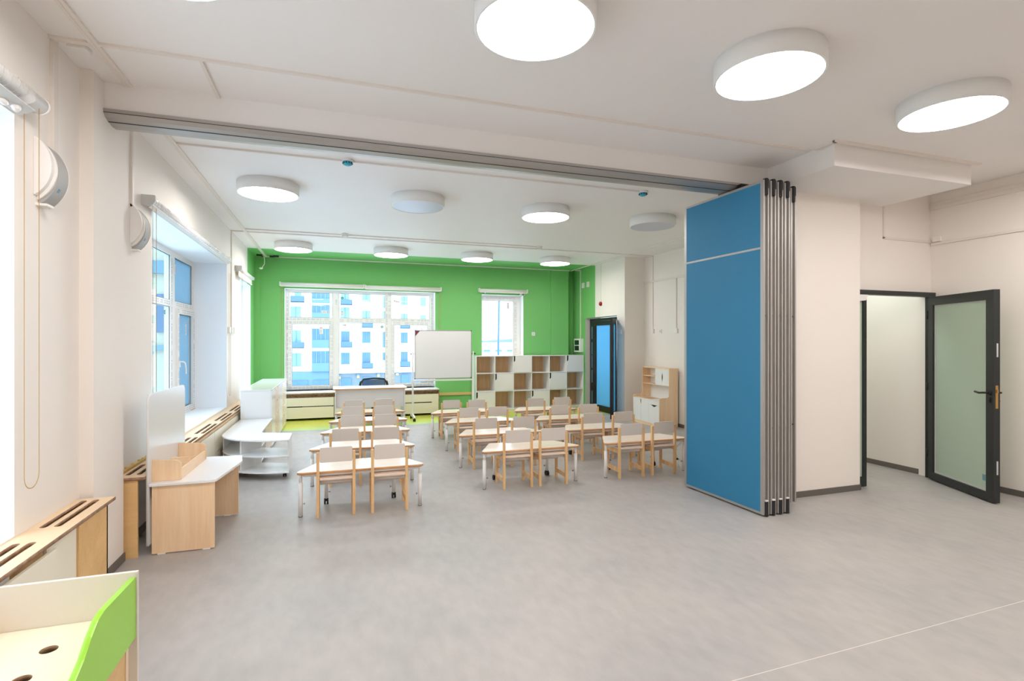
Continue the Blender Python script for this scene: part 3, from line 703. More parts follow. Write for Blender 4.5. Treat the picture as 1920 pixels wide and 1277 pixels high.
# ------------------------------------------------------------------ wall speakers
def speaker(y, z0, label, w=.11, depth=.084, h=.325):
    t = thing('wall_speaker', label, 'speaker', (WX, y, z0))
    def prof(d, za, zb, n=20): return [(0, za)] + [(.006 + d * (1 - abs(-1 + 2*k/n)**2.1) ** .85, za + (zb-za)*k/n) for k in range(n+1)] + [(0, zb)]
    MB().prism(prof(depth*.86, .02, h), 0, .030, 'y').build('side_cover', 'plastic', t, .002)
    MB().prism(prof(depth*.98, .0, h-.005), .030, .045, 'y').build('body', 'plastic', t, .002)
    g = prof(depth, -.02, h*.97)
    MB().prism(g, .045, .045 + w, 'y').build('grille', 'speaker_grille', t)
    MB().prism([(p[0] + (.003 if p[0] > 0 else 0), p[1]) for p in g], .045 + w, .050 + w, 'y').build('end_cap', 'plastic', t)
    q = g[6]; q2 = g[4]; m = MB(); m.T = Matrix.Translation((q[0] + .001, .045 + w*.30, q[1])) @ Matrix.Rotation(math.atan2(q[0]-q2[0], q[1]-q2[1]), 4, 'Y')
    m.box(-.003, .0015, 0, .018, -.011, .011).build('badge', 'facade_glass_pale', t)
    MB().box(0, .05, .02, .09, -.032, -.02).build('mounting_bracket', 'plastic', t)
    return t
gm = mat('speaker_grille', (176, 174, 172), .5, bump=.8, bscale=900)
speaker(3.385, 2.295, 'curved white wall speaker beside the nearest left window')
speaker(4.745, 2.28, 'curved white wall speaker beyond the pillar, beside the large left window')

# ------------------------------------------------------------------ radiator covers
def slots(mids, groups, w=.034): return [capsule(x - w/2, x + w/2, a, b) for x in mids for a, b in groups]
rc = thing('radiator_cover', 'birch plywood radiator cover with slotted top before the near pillar', 'radiator cover', (-1.40, 3.8, 0))
FXC = -1.285
o = plate('top_board', [[(-1.90, 3.21), (-1.90, 1.36), (-1.484, 1.36), (-1.484, -.2), (FXC, -.2), (FXC, 3.87), (-1.484, 3.87), (-1.484, 3.21)]] + slots((-1.425, -1.363), [(3.33, 3.82), (2.62, 3.11), (1.95, 2.4), (1.3, 1.75), (.6, 1.1)]), .572, .592, ['birch_top', 'ply_edge'], rc)
o.data.transform(at(rc))
def rb(root, name, mat_, *boxes, bevel=.001):
    if name in ('grille', 'glide'):
        m = mb_at(root)
        for b in boxes: m.box(*b)
        o = m.build(name, mat_, root, bevel); return tag(o, kind='stuff') if name == 'grille' else o
    for b in boxes: o = mb_at(root).box(*b).build(name, mat_, root, bevel)
    return o
rb(rc, 'end_panel', 'birch_warm', (-1.33, -1.312, 3.45, 3.83, 0, .572), (-1.484, -1.312, 3.812, 3.83, 0, .572))
rb(rc, 'front_panel', 'cream_panel', (-1.335, -1.322, 3.135, 3.445, .0, .572))
rb(rc, 'front_panel', 'cream_panel', (-1.31, -1.292, 1.60, 3.165, .03, .535)); rb(rc, 'front_panel', 'cream_panel', (-1.31, -1.292, 0, 1.59, .03, .535))
rb(rc, 'inner_rib', 'birch_warm', (-1.48, -1.335, 3.11, 3.13, 0, .572), (-1.48, -1.315, 1.58, 1.60, 0, .572))
rb(rc, 'radiator', 'white_metal', (-1.46, -1.38, 1.75, 2.95, .1, .50), (-1.46, -1.38, .2, 1.45, .1, .50))
rc2 = thing('radiator_cover', 'long slotted birch radiator cover running along the left wall behind the white desk', 'radiator cover', (-1.40, 4.6, 0))
FX2 = -1.292
o = plate('top_board', [[(-1.484, 4.41), (FX2, 4.41), (FX2, 11.0), (-1.484, 11.0), (-1.484, 10.80), (-1.90, 10.80), (-1.90, 9.67), (-1.484, 9.67), (-1.484, 8.54), (-1.90, 8.54), (-1.90, 5.26), (-1.484, 5.26)]] + slots((-1.425, -1.355), [(4.5, 4.86), (5.05, 5.5)]) + slots((-1.385, -1.325), [(5.68, 6.07), (6.29, 7.0), (7.25, 7.97), (8.2, 8.92), (9.2, 9.9)]), .558, .58, ['birch_top', 'ply_edge'], rc2)
o.data.transform(at(rc2))
rb(rc2, 'end_panel', 'birch_warm', (-1.43, -1.338, 4.425, 4.443, 0, .556))
rb(rc2, 'front_panel', 'cream_panel', (-1.31, -1.295, 4.95, 6.75, .05, .515))
# second front panel has a finger slot, so build it with a hole
def slotted_front(root, y0, y1):
    m = mb_at(root); m.slab('x', -1.31, -1.295, y0, y1, .05, .515, [(y0 + .12, y1 - .25, .262, .28)]); m.build('front_panel', 'cream_panel', root)
slotted_front(rc2, 6.76, 8.6); slotted_front(rc2, 8.61, 10.9)
rb(rc2, 'inner_rib', 'birch_warm', (-1.48, -1.315, 6.745, 6.765, 0, .556), (-1.48, -1.315, 8.6, 8.62, 0, .556), (-1.315, -1.30, 5.0, 11.0, .525, .558))
rb(rc2, 'radiator', 'white_metal', (-1.45, -1.36, 5.4, 6.6, .1, .48), (-1.45, -1.36, 7.0, 8.4, .1, .48))
rb(rc2, 'foam_bead', 'foam', (-1.484, -1.46, 4.42, 5.25, .58, .60))
# irregular mounting foam
m = mb_at(rc2)
for k in range(46):
    y = 4.43 + k * .018; m.sphere((-1.478, y, .585 + random.uniform(0, .014)), random.uniform(.009, .018), seg=6, rings=4)
for k in range(14): m.sphere((-1.88, 8.30 + k*.016, .59), random.uniform(.012, .02), seg=6, rings=4)
m.build('foam_crumbs', 'foam', rc2)
# cover under the back window
bc = thing('radiator_cover', 'long cream-fronted radiator cover under the big window in the green wall', 'radiator cover', (.4, 11.2, 0))
m = mb_at(bc); m.box(-1.22, 2.09, 11.03, 11.4, .53, .55).box(-.95, 2.068, 11.4, 11.60, .53, .55).build('top_board', 'white_lam', bc)
rb(bc, 'frame_rail', 'ply_edge', (-1.22, 2.09, 11.04, 11.055, .505, .53), (-1.22, 2.09, 11.09, 11.10, .44, .505), bevel=0)
rb(bc, 'end_panel', 'ply_edge', (2.07, 2.09, 11.03, 11.4, 0, .53))
for x0, x1, s0, s1 in ((-1.22, -.02, -.88, -.03), (-.01, 1.03, .1, .95), (1.04, 2.07, 1.14, 1.93)):
    m = mb_at(bc); m.slab('y', 11.03, 11.045, x0, x1, .045, .445, [(s0, s1, .262, .282)]); m.build('front_panel', 'cream_panel', bc)
rb(bc, 'grille', 'plastic_grey', *[(x, x+.006, 11.07, 11.075, .25, .29) for x in [-.60 + .012*i for i in range(46)]], *[(1.14 + .012*i, 1.146 + .012*i, 11.07, 11.075, .25, .29) for i in range(36)], bevel=0)
rb(bc, 'radiator', 'gap_shade', (-1.2, 2.05, 11.2, 11.22, .05, .5))  # dark sheet behind the slots; shade inside the cover put into its colour
tag(rb_o := MB().box(2.095, 2.88, 11.375, 11.4, .37, .425).build('wall_batten', 'birch_warm', None, .001), 'plywood batten fixed to the green wall behind the whiteboard', 'batten')

# ------------------------------------------------------------------ white study desk with screen
dk = thing('study_desk', 'beech and white study desk with a tall white back screen by the left wall', 'desk', (-1.07, 4.85, 0))
DKX = .018
rb(dk, 'side_panel', 'beech_z', (-1.275, -.872, 4.445, 4.461, .008, .500)); rb(dk, 'side_panel', 'beech_z', (-1.275, -.836, 5.245, 5.261, .008, .500))
top = rounded([(-1.287, 4.425), (-.862, 4.425), (-.775, 5.05), (-.815, 5.30), (-1.287, 5.33)], [.0, .05, .03, .03, 0], 6)
o = plate('top_board', [top], .500, .520, ['white_lam', 'white_lam'], dk, bevel=.002); o.data.transform(at(dk))
scr = rounded([(4.43, .075), (5.40, .075), (5.40, 1.165), (4.43, 1.165)], [0, 0, .07, .07], 8)
o = plate('back_screen', [scr], -1.305, -1.289, ['screen_white', 'white_lam'], dk, 'x'); o.data.transform(at(dk))
def org_side(y, x1):
    pr = rounded([(-1.288, .521), (x1, .521), (x1, .665), (-1.288, .680)], [0, .01, .05, 0], 6)
    o = plate('organizer_side', [pr], y, y + .014, 'beech_z', dk, 'y'); o.data.transform(at(dk))
org_side(4.50, -1.10); org_side(5.19, -1.08)
m = mb_at(dk); m.prism([(-1.115, 4.514), (-1.103, 4.514), (-1.085, 5.19), (-1.097, 5.19)], .521, .60).build('organizer_front', 'beech_y', dk)
rb(dk, 'organizer_divider', 'beech_z', (-1.288, -1.105, 4.73, 4.742, .521, .60)); rb(dk, 'organizer_divider', 'beech_z', (-1.288, -1.10, 4.96, 4.972, .521, .60))
m = mb_at(dk); m.box(-1.28, -.90, 4.461, 4.60, .395, .408).prism([(-1.28, 5.0), (-.86, 5.10), (-.855, 5.245), (-1.28, 5.245)], .425, .438).build('under_shelf', 'beech_y', dk)
rb(dk, 'shelf_divider', 'beech_z', (-1.28, -.90, 4.59, 4.602, .408, .5), (-1.28, -.87, 5.09, 5.102, .438, .5), (-1.28, -1.268, 4.6, 5.1, .3, .5))
dk.location.x += 0
rb(dk, 'glide', 'plastic', *[(x, x+.05, y-.002, y+.018, 0, .009) for x in (-1.24, -.95) for y in (4.445, 5.245)])

dk.location.x += DKX
# ------------------------------------------------------------------ low L-shaped shelf on castors
ls = thing('corner_shelf', 'low white L-shaped open shelf with a curved top on castors by the left wall', 'shelf', (-.9, 6.9, 0))
top = [(-1.262, 8.22), (-1.262, 7.02)] + [(-1.262 + .775 * (1 - math.cos(t*PI/2)) , 7.02 - .64 * math.sin(t*PI/2)) for t in [i/14 for i in range(1, 15)]] + [(-.487, 6.84)] + \
      rounded([(-.487, 6.84), (-.845, 6.98), (-.845, 8.22)], [0, .12, 0], 6)[1:]
o = plate('top_board', [top], .432, .45, 'white_lam', ls, bevel=.002); o.data.transform(at(ls))
bot = [(p[0]+.004 if p[0] < -.9 else p[0]-.004, max(p[1], 6.39)) for p in top]
bq = [(-1.255, 7.5), (-1.255, 7.02)] + [(-1.255 + .765 * (1 - math.cos(t*PI/2)), 7.02 - .635 * math.sin(t*PI/2)) for t in [i/14 for i in range(1, 15)]] + [(-.49, 6.835), (-.85, 6.98), (-.85, 7.5)]
for z in (.255, .075):
    o = plate('shelf_board', [bq], z, z + .016, 'white_lam', ls, bevel=.0015); o.data.transform(at(ls))
m = mb_at(ls); m.prism([(-.504, 6.40), (-.488, 6.40), (-.488, 6.84), (-.504, 6.84)], .075, .432).build('end_panel', 'white_lam', ls)
m = mb_at(ls); m.prism([(-1.02, 6.63), (-1.004, 6.62), (-.834, 6.97), (-.85, 6.98)], .09, .432).build('divider', 'white_lam', ls)
rb(ls, 'divider', 'white_lam', (-1.258, -.85, 7.49, 7.506, .075, .432)); rb(ls, 'back_panel', 'white_lam', (-1.262, -1.25, 7.03, 8.22, .05, .432)); rb(ls, 'drawer_front', 'chair_seat', (-.866, -.85, 7.52, 8.2, .08, .42))
def castor(root, x, y, r=.024, name='castor'):
    m = mb_at(root); m.cyl((x-.018, y, r), (x-.004, y, r), r, n=16).cyl((x+.004, y, r), (x+.018, y, r), r, n=16).box(x-.014, x+.014, y-.008, y+.016, r, .07)
    return m.build(name, 'rubber', root)
for x, y in ((-.976, 6.80), (-.545, 6.56), (-.56, 6.80), (-1.2, 7.3)): castor(ls, x, y)

# ------------------------------------------------------------------ tall white cabinet with plywood drawers
tc = thing('drawer_cabinet', 'waist-high white cabinet with notched plywood fronts by the left wall', 'cabinet', (-1.05, 9.4, 0))
rb(tc, 'carcass', 'white_lam', (-1.262, -.872, 8.25, 10.62, .03, .842)); rb(tc, 'top_board', 'white_lam', (-1.262, -.857, 8.24, 10.63, .843, .86), bevel=.002)
rb(tc, 'plinth', 'white_lam', (-1.25, -.885, 8.26, 10.60, 0, .03))
rows = [(.04, .238), (.242, .436), (.440, .634), (.638, .838)]
ys = [8.255, 8.70, 9.36, 10.12, 10.36, 10.615] 
cols = [(8.255, 8.70, 0), (8.704, 9.03, 1), (9.034, 9.36, 2), (9.364, 9.86, 0), (9.864, 10.14, 1), (10.144, 10.40, 2), (10.404, 10.615, 0)]
for (a, b, k) in cols:
    if k == 0:
        rb(tc, 'door', 'white_lam', (-.872, -.857, a, b, .04, .838)); continue
    for (z0, z1) in rows:
        n = .035
        pr = [(a, z0), (b, z0), (b, z1 - (0 if k == 2 else n)), (b - (0 if k == 2 else n*1.4), z1), (a + (n*1.4 if k == 2 else 0), z1), (a, z1 - (n if k == 2 else 0))]
        o = plate('drawer_front', [pr], -.872, -.857, 'chair_seat', tc, 'x'); o.data.transform(at(tc))
    rb(tc, 'notch_backing', 'ply_edge', (-.8725, -.8705, a, b, .04, .838), bevel=0)

# ------------------------------------------------------------------ tables and chairs
def make_table():
    t = thing('trapezoid_table', '', 'table')
    out = rounded([(-.575, 0), (.575, 0), (.365, .43), (-.365, .43)], .045, 5)
    plate('tabletop', [out], .380, .400, ['table_lam', 'table_edge'], t)
    f = MB()
    cs = [(-.50, .045), (.50, .045), (.32, .385), (-.32, .385)]
    for a, b in ((0, 1), (1, 2), (2, 3), (3, 0)):
        p = Vector(cs[a]); q = Vector(cs[b]); d = (q-p).normalized(); n = Vector((-d.y, d.x)) * .011
        f.prism([tuple(p+n), tuple(q+n), tuple(q-n), tuple(p-n)], .352, .380)
    f.build('frame', 'white_metal', t)
    for i, (x, y) in enumerate([(-.525, .05), (.525, .05), (.315, .375), (-.315, .375)]):
        l = MB()
        if i < 2:
            l.cyl((x, y, .30), (x, y, .38), .0145, n=16).cyl((x, y, .012), (x, y, .305), .0185, n=18).cyl((x, y, .304), (x, y, .308), .0195, .017, n=18)
            lg = l.build('leg', 'white_metal', t)
            MB().cyl((x, y, 0), (x, y, .012), .019, n=18).build('foot_glide', 'chrome', lg)
        else:
            l.cyl((x, y, .30), (x, y, .38), .0145, n=16).cyl((x, y, .055), (x, y, .305), .0175, n=18)
            lg = l.build('leg', 'white_metal', t)
            MB().cyl((x-.02, y, .027), (x-.005, y, .027), .027, n=18).cyl((x+.005, y, .027), (x+.02, y, .027), .027, n=18).box(x-.017, x+.017, y-.014, y+.018, .03, .058).build('castor', 'rubber', lg)
        s = 1 if i in (0, 3) else -1
        MB().cyl((x + s*.017, y, .115), (x + s*.030, y, .115), .0035, n=8).cyl((x + s*.030, y, .115), (x + s*.038, y, .115), .009, n=12).build('knob', 'chrome', lg)
    return t
def make_chair():
    t = thing('school_chair', '', 'chair')
    for s in (-1, 1):
        x = s * .152
        rail = rounded([(x - .0125, 0), (x + .0125, 0), (x + .0125, .573), (x - .0125, .573)], [0, 0, .010, .010], 4)
        MB().prism(rail, 0, .030, 'y').build('rear_leg', 'chair_wood', t, .002)
        MB().box(x - .0125, x + .0125, .285, .315, 0, .322).build('front_leg', 'chair_wood', t, .002)
        MB().box(x - .009, x + .009, .030, .285, .278, .322).build('seat_rail', 'chair_wood', t, .0015)
        MB().box(x - .009, x + .009, .030, .285, .068, .112).build('stretcher', 'chair_wood', t, .0015)
    sp = rounded([(-.139, .004), (.139, .004), (.165, .034), (.165, .325), (-.165, .325), (-.165, .034)], [.012, 0, 0, .03, .03, 0], 4)
    MB().prism([(-.138, .002), (.138, .002), (.138, .031), (.163, .031), (.163, .322), (-.163, .322), (-.163, .031), (-.138, .031)], .324, .344).build('seat', 'chair_seat', t, .005, 3)
    MB().box(-.14, .14, .262, .276, .225, .322).build('apron', 'linen', t); MB().box(-.14, .14, .06, .074, .285, .322).build('seat_batten', 'linen', t)
    bk = rounded([(-.137, .482), (.137, .482), (.137, .613), (-.137, .613)], .014, 4)
    plate('backrest', [bk], .004, .022, ['linen', 'linen'], t, 'y', .0015)
    return t
T0 = make_table(); C0 = make_chair()
TB = {'L1': (.237, 4.950, 0), 'L2': (.290, 5.93, -.07), 'L3': (.378, 6.975, -.05), 'L4': (.467, 7.905, -.04), 'L5': (.55, 8.83, .0),
      'M1': (2.010, 5.278, 0), 'M2': (1.985, 6.275, 0), 'M3': (2.02, 7.29, -.03), 'M4': (2.005, 8.33, -.02),
      'R1': (3.44, 5.283, 0), 'R2': (3.37, 6.21, -.02), 'R3': (3.337, 7.135, -.06), 'R4': (3.37, 8.20, -.04)}
CH = {'L1': [(.010, 4.914, .01), (.474, 4.896, -.02)], 'L2': [(.107, 5.927, -.06), (.532, 5.900, -.09)], 'L3': [(.205, 6.963, -.06), (.617, 6.948, -.05)],
      'L4': [(.245, 7.88, -.04), (.678, 7.873, -.03)], 'L5': [(.288, 8.776, .02), (.758, 8.80, 0)], 'M1': [(1.832, 5.245, -.05), (2.234, 5.237, -.04)],
      'M2': [(1.750, 6.185, -.07), (2.226, 6.150, -.07)], 'M3': [(1.787, 7.212, -.08), (2.208, 7.217, -.05)], 'M4': [(1.757, 8.24, -.07), (2.159, 8.19, -.1)],
      'R1': [(3.197, 5.236, -.03), (3.630, 5.243, -.01)], 'R2': [(3.195, 6.176, -.03), (3.635, 6.160, -.03)], 'R3': [(3.133, 7.100, -.04), (3.585, 7.078, -.06)], 'R4': [(3.132, 8.081, -.06), (3.611, 8.10, -.06)]}
CN = {'L': 'left', 'M': 'middle', 'R': 'right'}
RN5 = {1: 'front', 2: 'second', 3: 'third', 4: 'fourth', 5: 'rearmost, fifth'}; RN4 = {1: 'front', 2: 'second', 3: 'third', 4: 'rearmost, fourth'}
fst = True
for k, (x, y, r) in TB.items():
    t = T0 if fst else copy_tree(T0); t.location = (x, y, 0); t.rotation_euler = (0, 0, r)
    row = (RN5 if k[0] == 'L' else RN4)[int(k[1])]
    t['label'] = 'beech trapezoid table, %s in the %s column of tables' % (row, CN[k[0]]); t['group'] = 'trapezoid tables in three columns'
    for j, (cx, cy, cr) in enumerate(CH[k]):
        yl = y + (cx - x) * math.tan(r)
        cy = min(cy, yl - .036)
        c = C0 if (fst and j == 0) else copy_tree(C0)
        c.location = (cx, cy, 0); c.rotation_euler = (0, 0, (cr + r) / 2)
        c['label'] = '%s-hand small beech chair pushed under the %s table of the %s column' % (('left', 'right')[j], row, CN[k[0]]); c['group'] = 'small beech school chairs'
    fst = False

# ------------------------------------------------------------------ teacher's desk and office chair
td = thing('teacher_desk', 'white teacher desk with a thin beech-edged top before the big window', 'desk', (.59, 9.9, 0))
o = plate('top_board', [rounded([(-.035, 9.62), (1.235, 9.62), (1.235, 10.22), (-.035, 10.22)], .02, 3)], .700, .722, ['white_lam', 'table_edge'], td); o.data.transform(at(td))
rb(td, 'side_panel', 'white_lam', (.0, .018, 9.68, 10.2, 0, .70)); rb(td, 'side_panel', 'white_lam', (1.19, 1.208, 9.68, 10.2, 0, .70)); rb(td, 'modesty_panel', 'white_matt', (.018, 1.19, 9.74, 9.758, .37, .70))
oc = thing('office_chair', 'black mesh-back office chair behind the teacher desk', 'office chair', (.70, 10.45, 0))
fr = [(-.235, -.10, .50), (-.25, -.115, .62), (-.24, -.13, .76), (-.19, -.135, .835), (0, -.14, .85), (.19, -.135, .835), (.24, -.13, .76), (.25, -.115, .62), (.235, -.10, .50), (.0, -.09, .46), (-.235, -.10, .50)]
m = MB(); m.tube(fr, .016, 10); bf = m.build('back_frame', 'black', oc)
m = MB(); m.prism([(-.21, .50), (.21, .50), (.22, .77), (.18, .825), (-.18, .825), (-.22, .77)], -.124, -.12, 'y'); m.build('back_mesh', 'mesh_glass', oc) if 'mesh_glass' in M else m.build('back_mesh', 'mesh_fabric', oc)
m = MB()
for s in (-1, 1): m.tube([(s*.21, -.13, .80), (s*.25, -.14, .79), (s*.27, -.13, .70), (s*.24, -.12, .62)], .007, 6)
m.build('back_brace', 'black', oc)
MB().prism(rounded([(-.24, -.02), (.24, -.02), (.23, .42), (-.23, .42)], .06), .40, .46).build('seat', 'black', oc, .015)
m = MB()
for s in (-1, 1): m.tube([(s*.25, .05, .42), (s*.29, .05, .50), (s*.29, .08, .60), (s*.29, .28, .61), (s*.27, .3, .45)], .014, 8)
m.build('armrest', 'black', oc)
MB().cyl((0, .2, .1), (0, .2, .40), .025).box(-.03, .03, -.12, .2, .38, .40).box(-.03, .03, -.13, -.10, .38, .52).build('column', 'black', oc)
for k in range(5):
    a = 2*PI*k/5 + .3; l = MB(); ex_, ey_ = .28*math.cos(a), .2 + .28*math.sin(a)
    l.cyl((0, .2, .10), (ex_, ey_, .07), .022, .014, 8); lg = l.build('base_leg', 'black', oc)
    MB().cyl((ex_-.02, ey_, .028), (ex_+.02, ey_, .028), .028, n=14).cyl((ex_, ey_, .028), (ex_, ey_, .075), .008, n=8).build('castor', 'rubber', lg)

# ------------------------------------------------------------------ whiteboard
wb = thing('whiteboard', 'large white marker board on a wheeled stand before the green wall', 'whiteboard', (2.07, 10.45, 0))
bx0, bx1, bz0, bz1, by = 1.487, 2.64, .805, 1.772, 10.45
rb(wb, 'board', 'screen_white', (bx0+.012, bx1-.012, by-.008, by+.008, bz0+.012, bz1-.012))
m = mb_at(wb); m.slab('y', by-.011, by+.011, bx0, bx1, bz0, bz1, [(bx0+.014, bx1-.014, bz0+.014, bz1-.014)]); m.build('board_frame', 'alu', wb, .002)
rb(wb, 'corner_cap', 'black', *[(x, x+.02, by-.013, by+.013, z, z+.02) for x in (bx0-.001, bx1-.019) for z in (bz0-.001, bz1-.019)], bevel=.003)
m = mb_at(wb); m.prism([(bx0+.014, bz1-.014), (bx0+.105, bz1-.014), (bx0+.014, bz1-.12)], by-.0095, by-.009, 'y'); m.build('corner_label', 'corner_print', wb) if 'corner_print' in M else m.build('corner_label', 'ink', wb)
m = mb_at(wb); m.prism([(bx0+.03, bz1-.03), (bx0+.07, bz1-.03), (bx0+.03, bz1-.045)], by-.0102, by-.0096, 'y').box(bx0+.025, bx0+.05, by-.0102, by-.0096, bz1-.075, bz1-.06); m.build('label_mark', 'red', wb)
for x in (1.452, 2.675):
    m = mb_at(wb); m.box(x-.012, x+.012, by-.012, by+.012, .07, 1.345); m.build('post', 'white_metal', wb, .002)
    m = mb_at(wb); m.box(x-.016, x+.016, by-.016, by+.016, .07, .83); m.build('post_sleeve', 'white_metal', wb, .002)
    s = -1 if x < 2 else 1
    m = mb_at(wb); m.cyl((x+s*.012, by, 1.30), (x+s*.03, by, 1.30), .006).cyl((x+s*.03, by, 1.30), (x+s*.045, by, 1.30), .018, n=10).cyl((x, by, 1.30), (x - s*.04, by, 1.30), .006); m.build('pivot_knob', 'black', wb)
    m = mb_at(wb); m.prism([(by-.24, .075), (by-.22, .095), (by, .12), (by+.22, .095), (by+.24, .075), (by+.22, .06), (by-.22, .06)], x-.018, x+.018, 'x'); ft = m.build('foot', 'white_metal', wb, .003)
    for yy in (by-.22, by+.22):
        m = mb_at(wb); m.cyl((x-.022, yy, .026), (x-.004, yy, .026), .026, n=14).cyl((x+.004, yy, .026), (x+.022, yy, .026), .026, n=14).box(x-.008, x+.008, yy-.01, yy+.01, .026, .065); m.build('castor', 'rubber', ft)
rb(wb, 'cross_bar', 'white_metal', (1.452, 2.675, by-.014, by+.014, .757, .787), bevel=.002)
rb(wb, 'pen_tray', 'alu', (1.60, 1.85, by-.05, by-.011, .742, .755))

# ------------------------------------------------------------------ cube shelving by the green wall
cb = thing('cube_shelving', 'long white cube shelving unit with some doors against the green wall', 'shelving', (4.15, 11.2, 0))
x0, x1, yf, yb, zt = 2.875, 5.435, 10.985, 11.36, 1.235; n = 6; t_ = .016; cw = (x1 - x0) / n; zb = .06; ch_ = (zt - zb) / 3
rb(cb, 'top_board', 'white_lam', (x0, x1, yf, yb, zt - t_, zt)); rb(cb, 'plinth', 'white_matt', (x0+.01, x1-.01, yf+.02, yb, 0, zb))
for i in range(n + 1):
    xx = x0 + cw * i; a = xx if i == 0 else (xx - t_ if i == n else xx - t_/2); rb(cb, 'upright', 'white_lam', (a, a + t_, yf, yb, zb, zt - t_))
for i in range(n):
    for j in range(3): 
        a = x0 + cw*i + t_/2 + (t_/2 if i == 0 else 0); b = x0 + cw*(i+1) - t_/2 - (t_/2 if i == n-1 else 0)
        z = zb + ch_ * j
        rb(cb, 'shelf_board', 'white_lam', (a, b, yf + .002, yb - .008, z, z + t_))
rb(cb, 'back_panel', 'beech_dark_z', (x0 + .003, x1 - .003, yb - .006, yb, zb, zt))
for (i, j) in ((2, 2), (5, 2), (1, 1), (4, 1), (0, 0), (3, 0)):
    a = x0 + cw*i + .006; b = a + cw - .012; z = zb + ch_*j + .018; zz = z + ch_ - .022
    if j == 0: z -= .01
    pr = [(a, z), (b, z), (b, zz), (a + .032, zz), (a + .032, zz - .105), (a + .020, zz - .125), (a, zz - .14)]
    o = plate('door', [pr], yf - .016, yf - .001, 'white_matt', cb, 'y'); o.data.transform(at(cb))
    rb(cb, 'notch_shade', 'black', (a, a + .033, yf, yf + .003, zz - .14, zz), bevel=0)  # black sheet behind the door cut-out, standing in for its shade

# ------------------------------------------------------------------ toy kitchen in the alcove
kt = thing('toy_kitchen', 'wooden toy kitchen with white doors in the alcove', 'toy kitchen', (5.68, 8.5, 0))
ya, yb_ = 8.05, 8.93; xf, xb = 5.475, 5.86
def kside(y):
    pr = rounded([(xf, 0), (xb, 0), (xb, 1.06), (xf + .20, 1.06), (xf + .20, .535), (xf, .535)], [0, 0, 0, .0, .05, .05], 6)
    # inner corner needs the fillet curving outward; outer front corner is rounded
    o = plate('side_panel', [pr], y, y + .016, 'beech_z', kt, 'y'); o.data.transform(at(kt))
kside(ya); kside(yb_ - .016)
rb(kt, 'back_panel', 'white_matt', (xb - .008, xb - .001, ya + .016, yb_ - .016, .02, 1.05)); rb(kt, 'worktop', 'white_matt', (xf + .002, xb - .01, ya + .016, yb_ - .016, .462, .478))
rb(kt, 'sink_basin', 'beech_dark_z', (xf + .07, xf + .29, 8.45, 8.83, .4785, .480), bevel=0)
rb(kt, 'top_shelf', 'beech_y', (xf + .215, xb - .01, ya + .016, yb_ - .016, 1.044, 1.06)); rb(kt, 'shelf_board', 'beech_y', (xf + .215, xb - .01, 8.49, yb_ - .016, .885, .899)); rb(kt, 'shelf_board', 'beech_y', (xf + .215, xb - .01, ya + .016, yb_ - .016, .735, .749))
rb(kt, 'plinth', 'beech_y', (xf + .01, xf + .026, ya + .016, yb_ - .016, 0, .065)); rb(kt, 'carcass', 'white_matt', (xf + .024, xb - .01, ya + .018, yb_ - .018, .065, .455))
def leaf_door(y0, y1, z0, z1, x, notch):
    pr = {'none': [(y0, z0), (y1, z0), (y1, z1), (y0, z1)],
          'lo': [(y0, z0), (y1, z0), (y1, z1), (y0 + .022, z1), (y0 + .02, z1-.05), (y0, z1-.085)],
          'hi': [(y0, z0), (y1, z0), (y1, z1-.085), (y1-.02, z1-.05), (y1-.022, z1), (y0, z1)],
          'cu_lo': [(y0, z0), (y1, z0), (y1, z1), (y0, z1), (y0, z1-.06), (y0+.018, (z0+z1)/2+.02), (y0+.018, (z0+z1)/2-.02), (y0, z0+.06)],
          'cu_hi': [(y0, z0), (y1, z0), (y1, z0+.06), (y1-.018, (z0+z1)/2-.02), (y1-.018, (z0+z1)/2+.02), (y1, z1-.06), (y1, z1), (y0, z1)],
          'top': [(y0, z0), (y1, z0), (y1, z1), (y1-.07, z1), ((y0+y1)/2+.02, z1-.032), ((y0+y1)/2-.02, z1-.032), (y0+.07, z1), (y0, z1)]}[notch]
    o = plate('door', [pr], x, x + .014, 'white_matt', kt, 'x'); o.data.transform(at(kt))
leaf_door(8.665, 8.912, .06, .46, xf + .002, 'lo'); leaf_door(8.405, 8.660, .06, .46, xf + .002, 'hi'); leaf_door(8.068, 8.400, .06, .392, xf + .002, 'top'); leaf_door(8.068, 8.400, .396, .46, xf + .002, 'none')
leaf_door(8.068, 8.270, .740, 1.042, xf + .205, 'cu_hi'); leaf_door(8.273, 8.49, .740, 1.042, xf + .205, 'cu_lo')
rb(kt, 'notch_backing', 'black', (xf + .018, xf + .022, 8.10, 8.38, .34, .394), (xf + .221, xf + .225, 8.22, 8.32, .80, .98), bevel=0); rb(kt, 'notch_backing', 'beech_dark_z', (xf + .018, xf + .022, 8.6, 8.72, .36, .455), bevel=0)

# ------------------------------------------------------------------ small wall fittings
ep = thing('distribution_box', 'white electrical distribution box with two dark windows by the far door', 'electrical box', (FX, 11.17, 1.30))
m = mb_at(ep); m.box(FX-.09, FX, 11.03, 11.34, 1.30, 1.61).build('enclosure', 'plastic', ep, .006)
for z in (1.335, 1.465):
    m = mb_at(ep); m.box(FX-.098, FX-.088, 11.08, 11.30, z, z+.11).build('window_flap', 'panel_window', ep, .003)
al = thing('alarm_sounder', 'small red alarm sounder on the wall above the far door', 'alarm', (FX, 10.175, 2.36))
m = mb_at(al); m.cyl((FX-.03, 10.175, 2.36), (FX, 10.175, 2.36), .045, n=20).build('base', 'red', al); m = mb_at(al); m.sphere((FX-.03, 10.175, 2.36), .035, sc=(.6,1,1)).build('lens', 'red', al); m = mb_at(al); m.box(FX-.02, FX, 10.155, 10.195, 2.405, 2.45).build('cable_box', 'plastic', al)
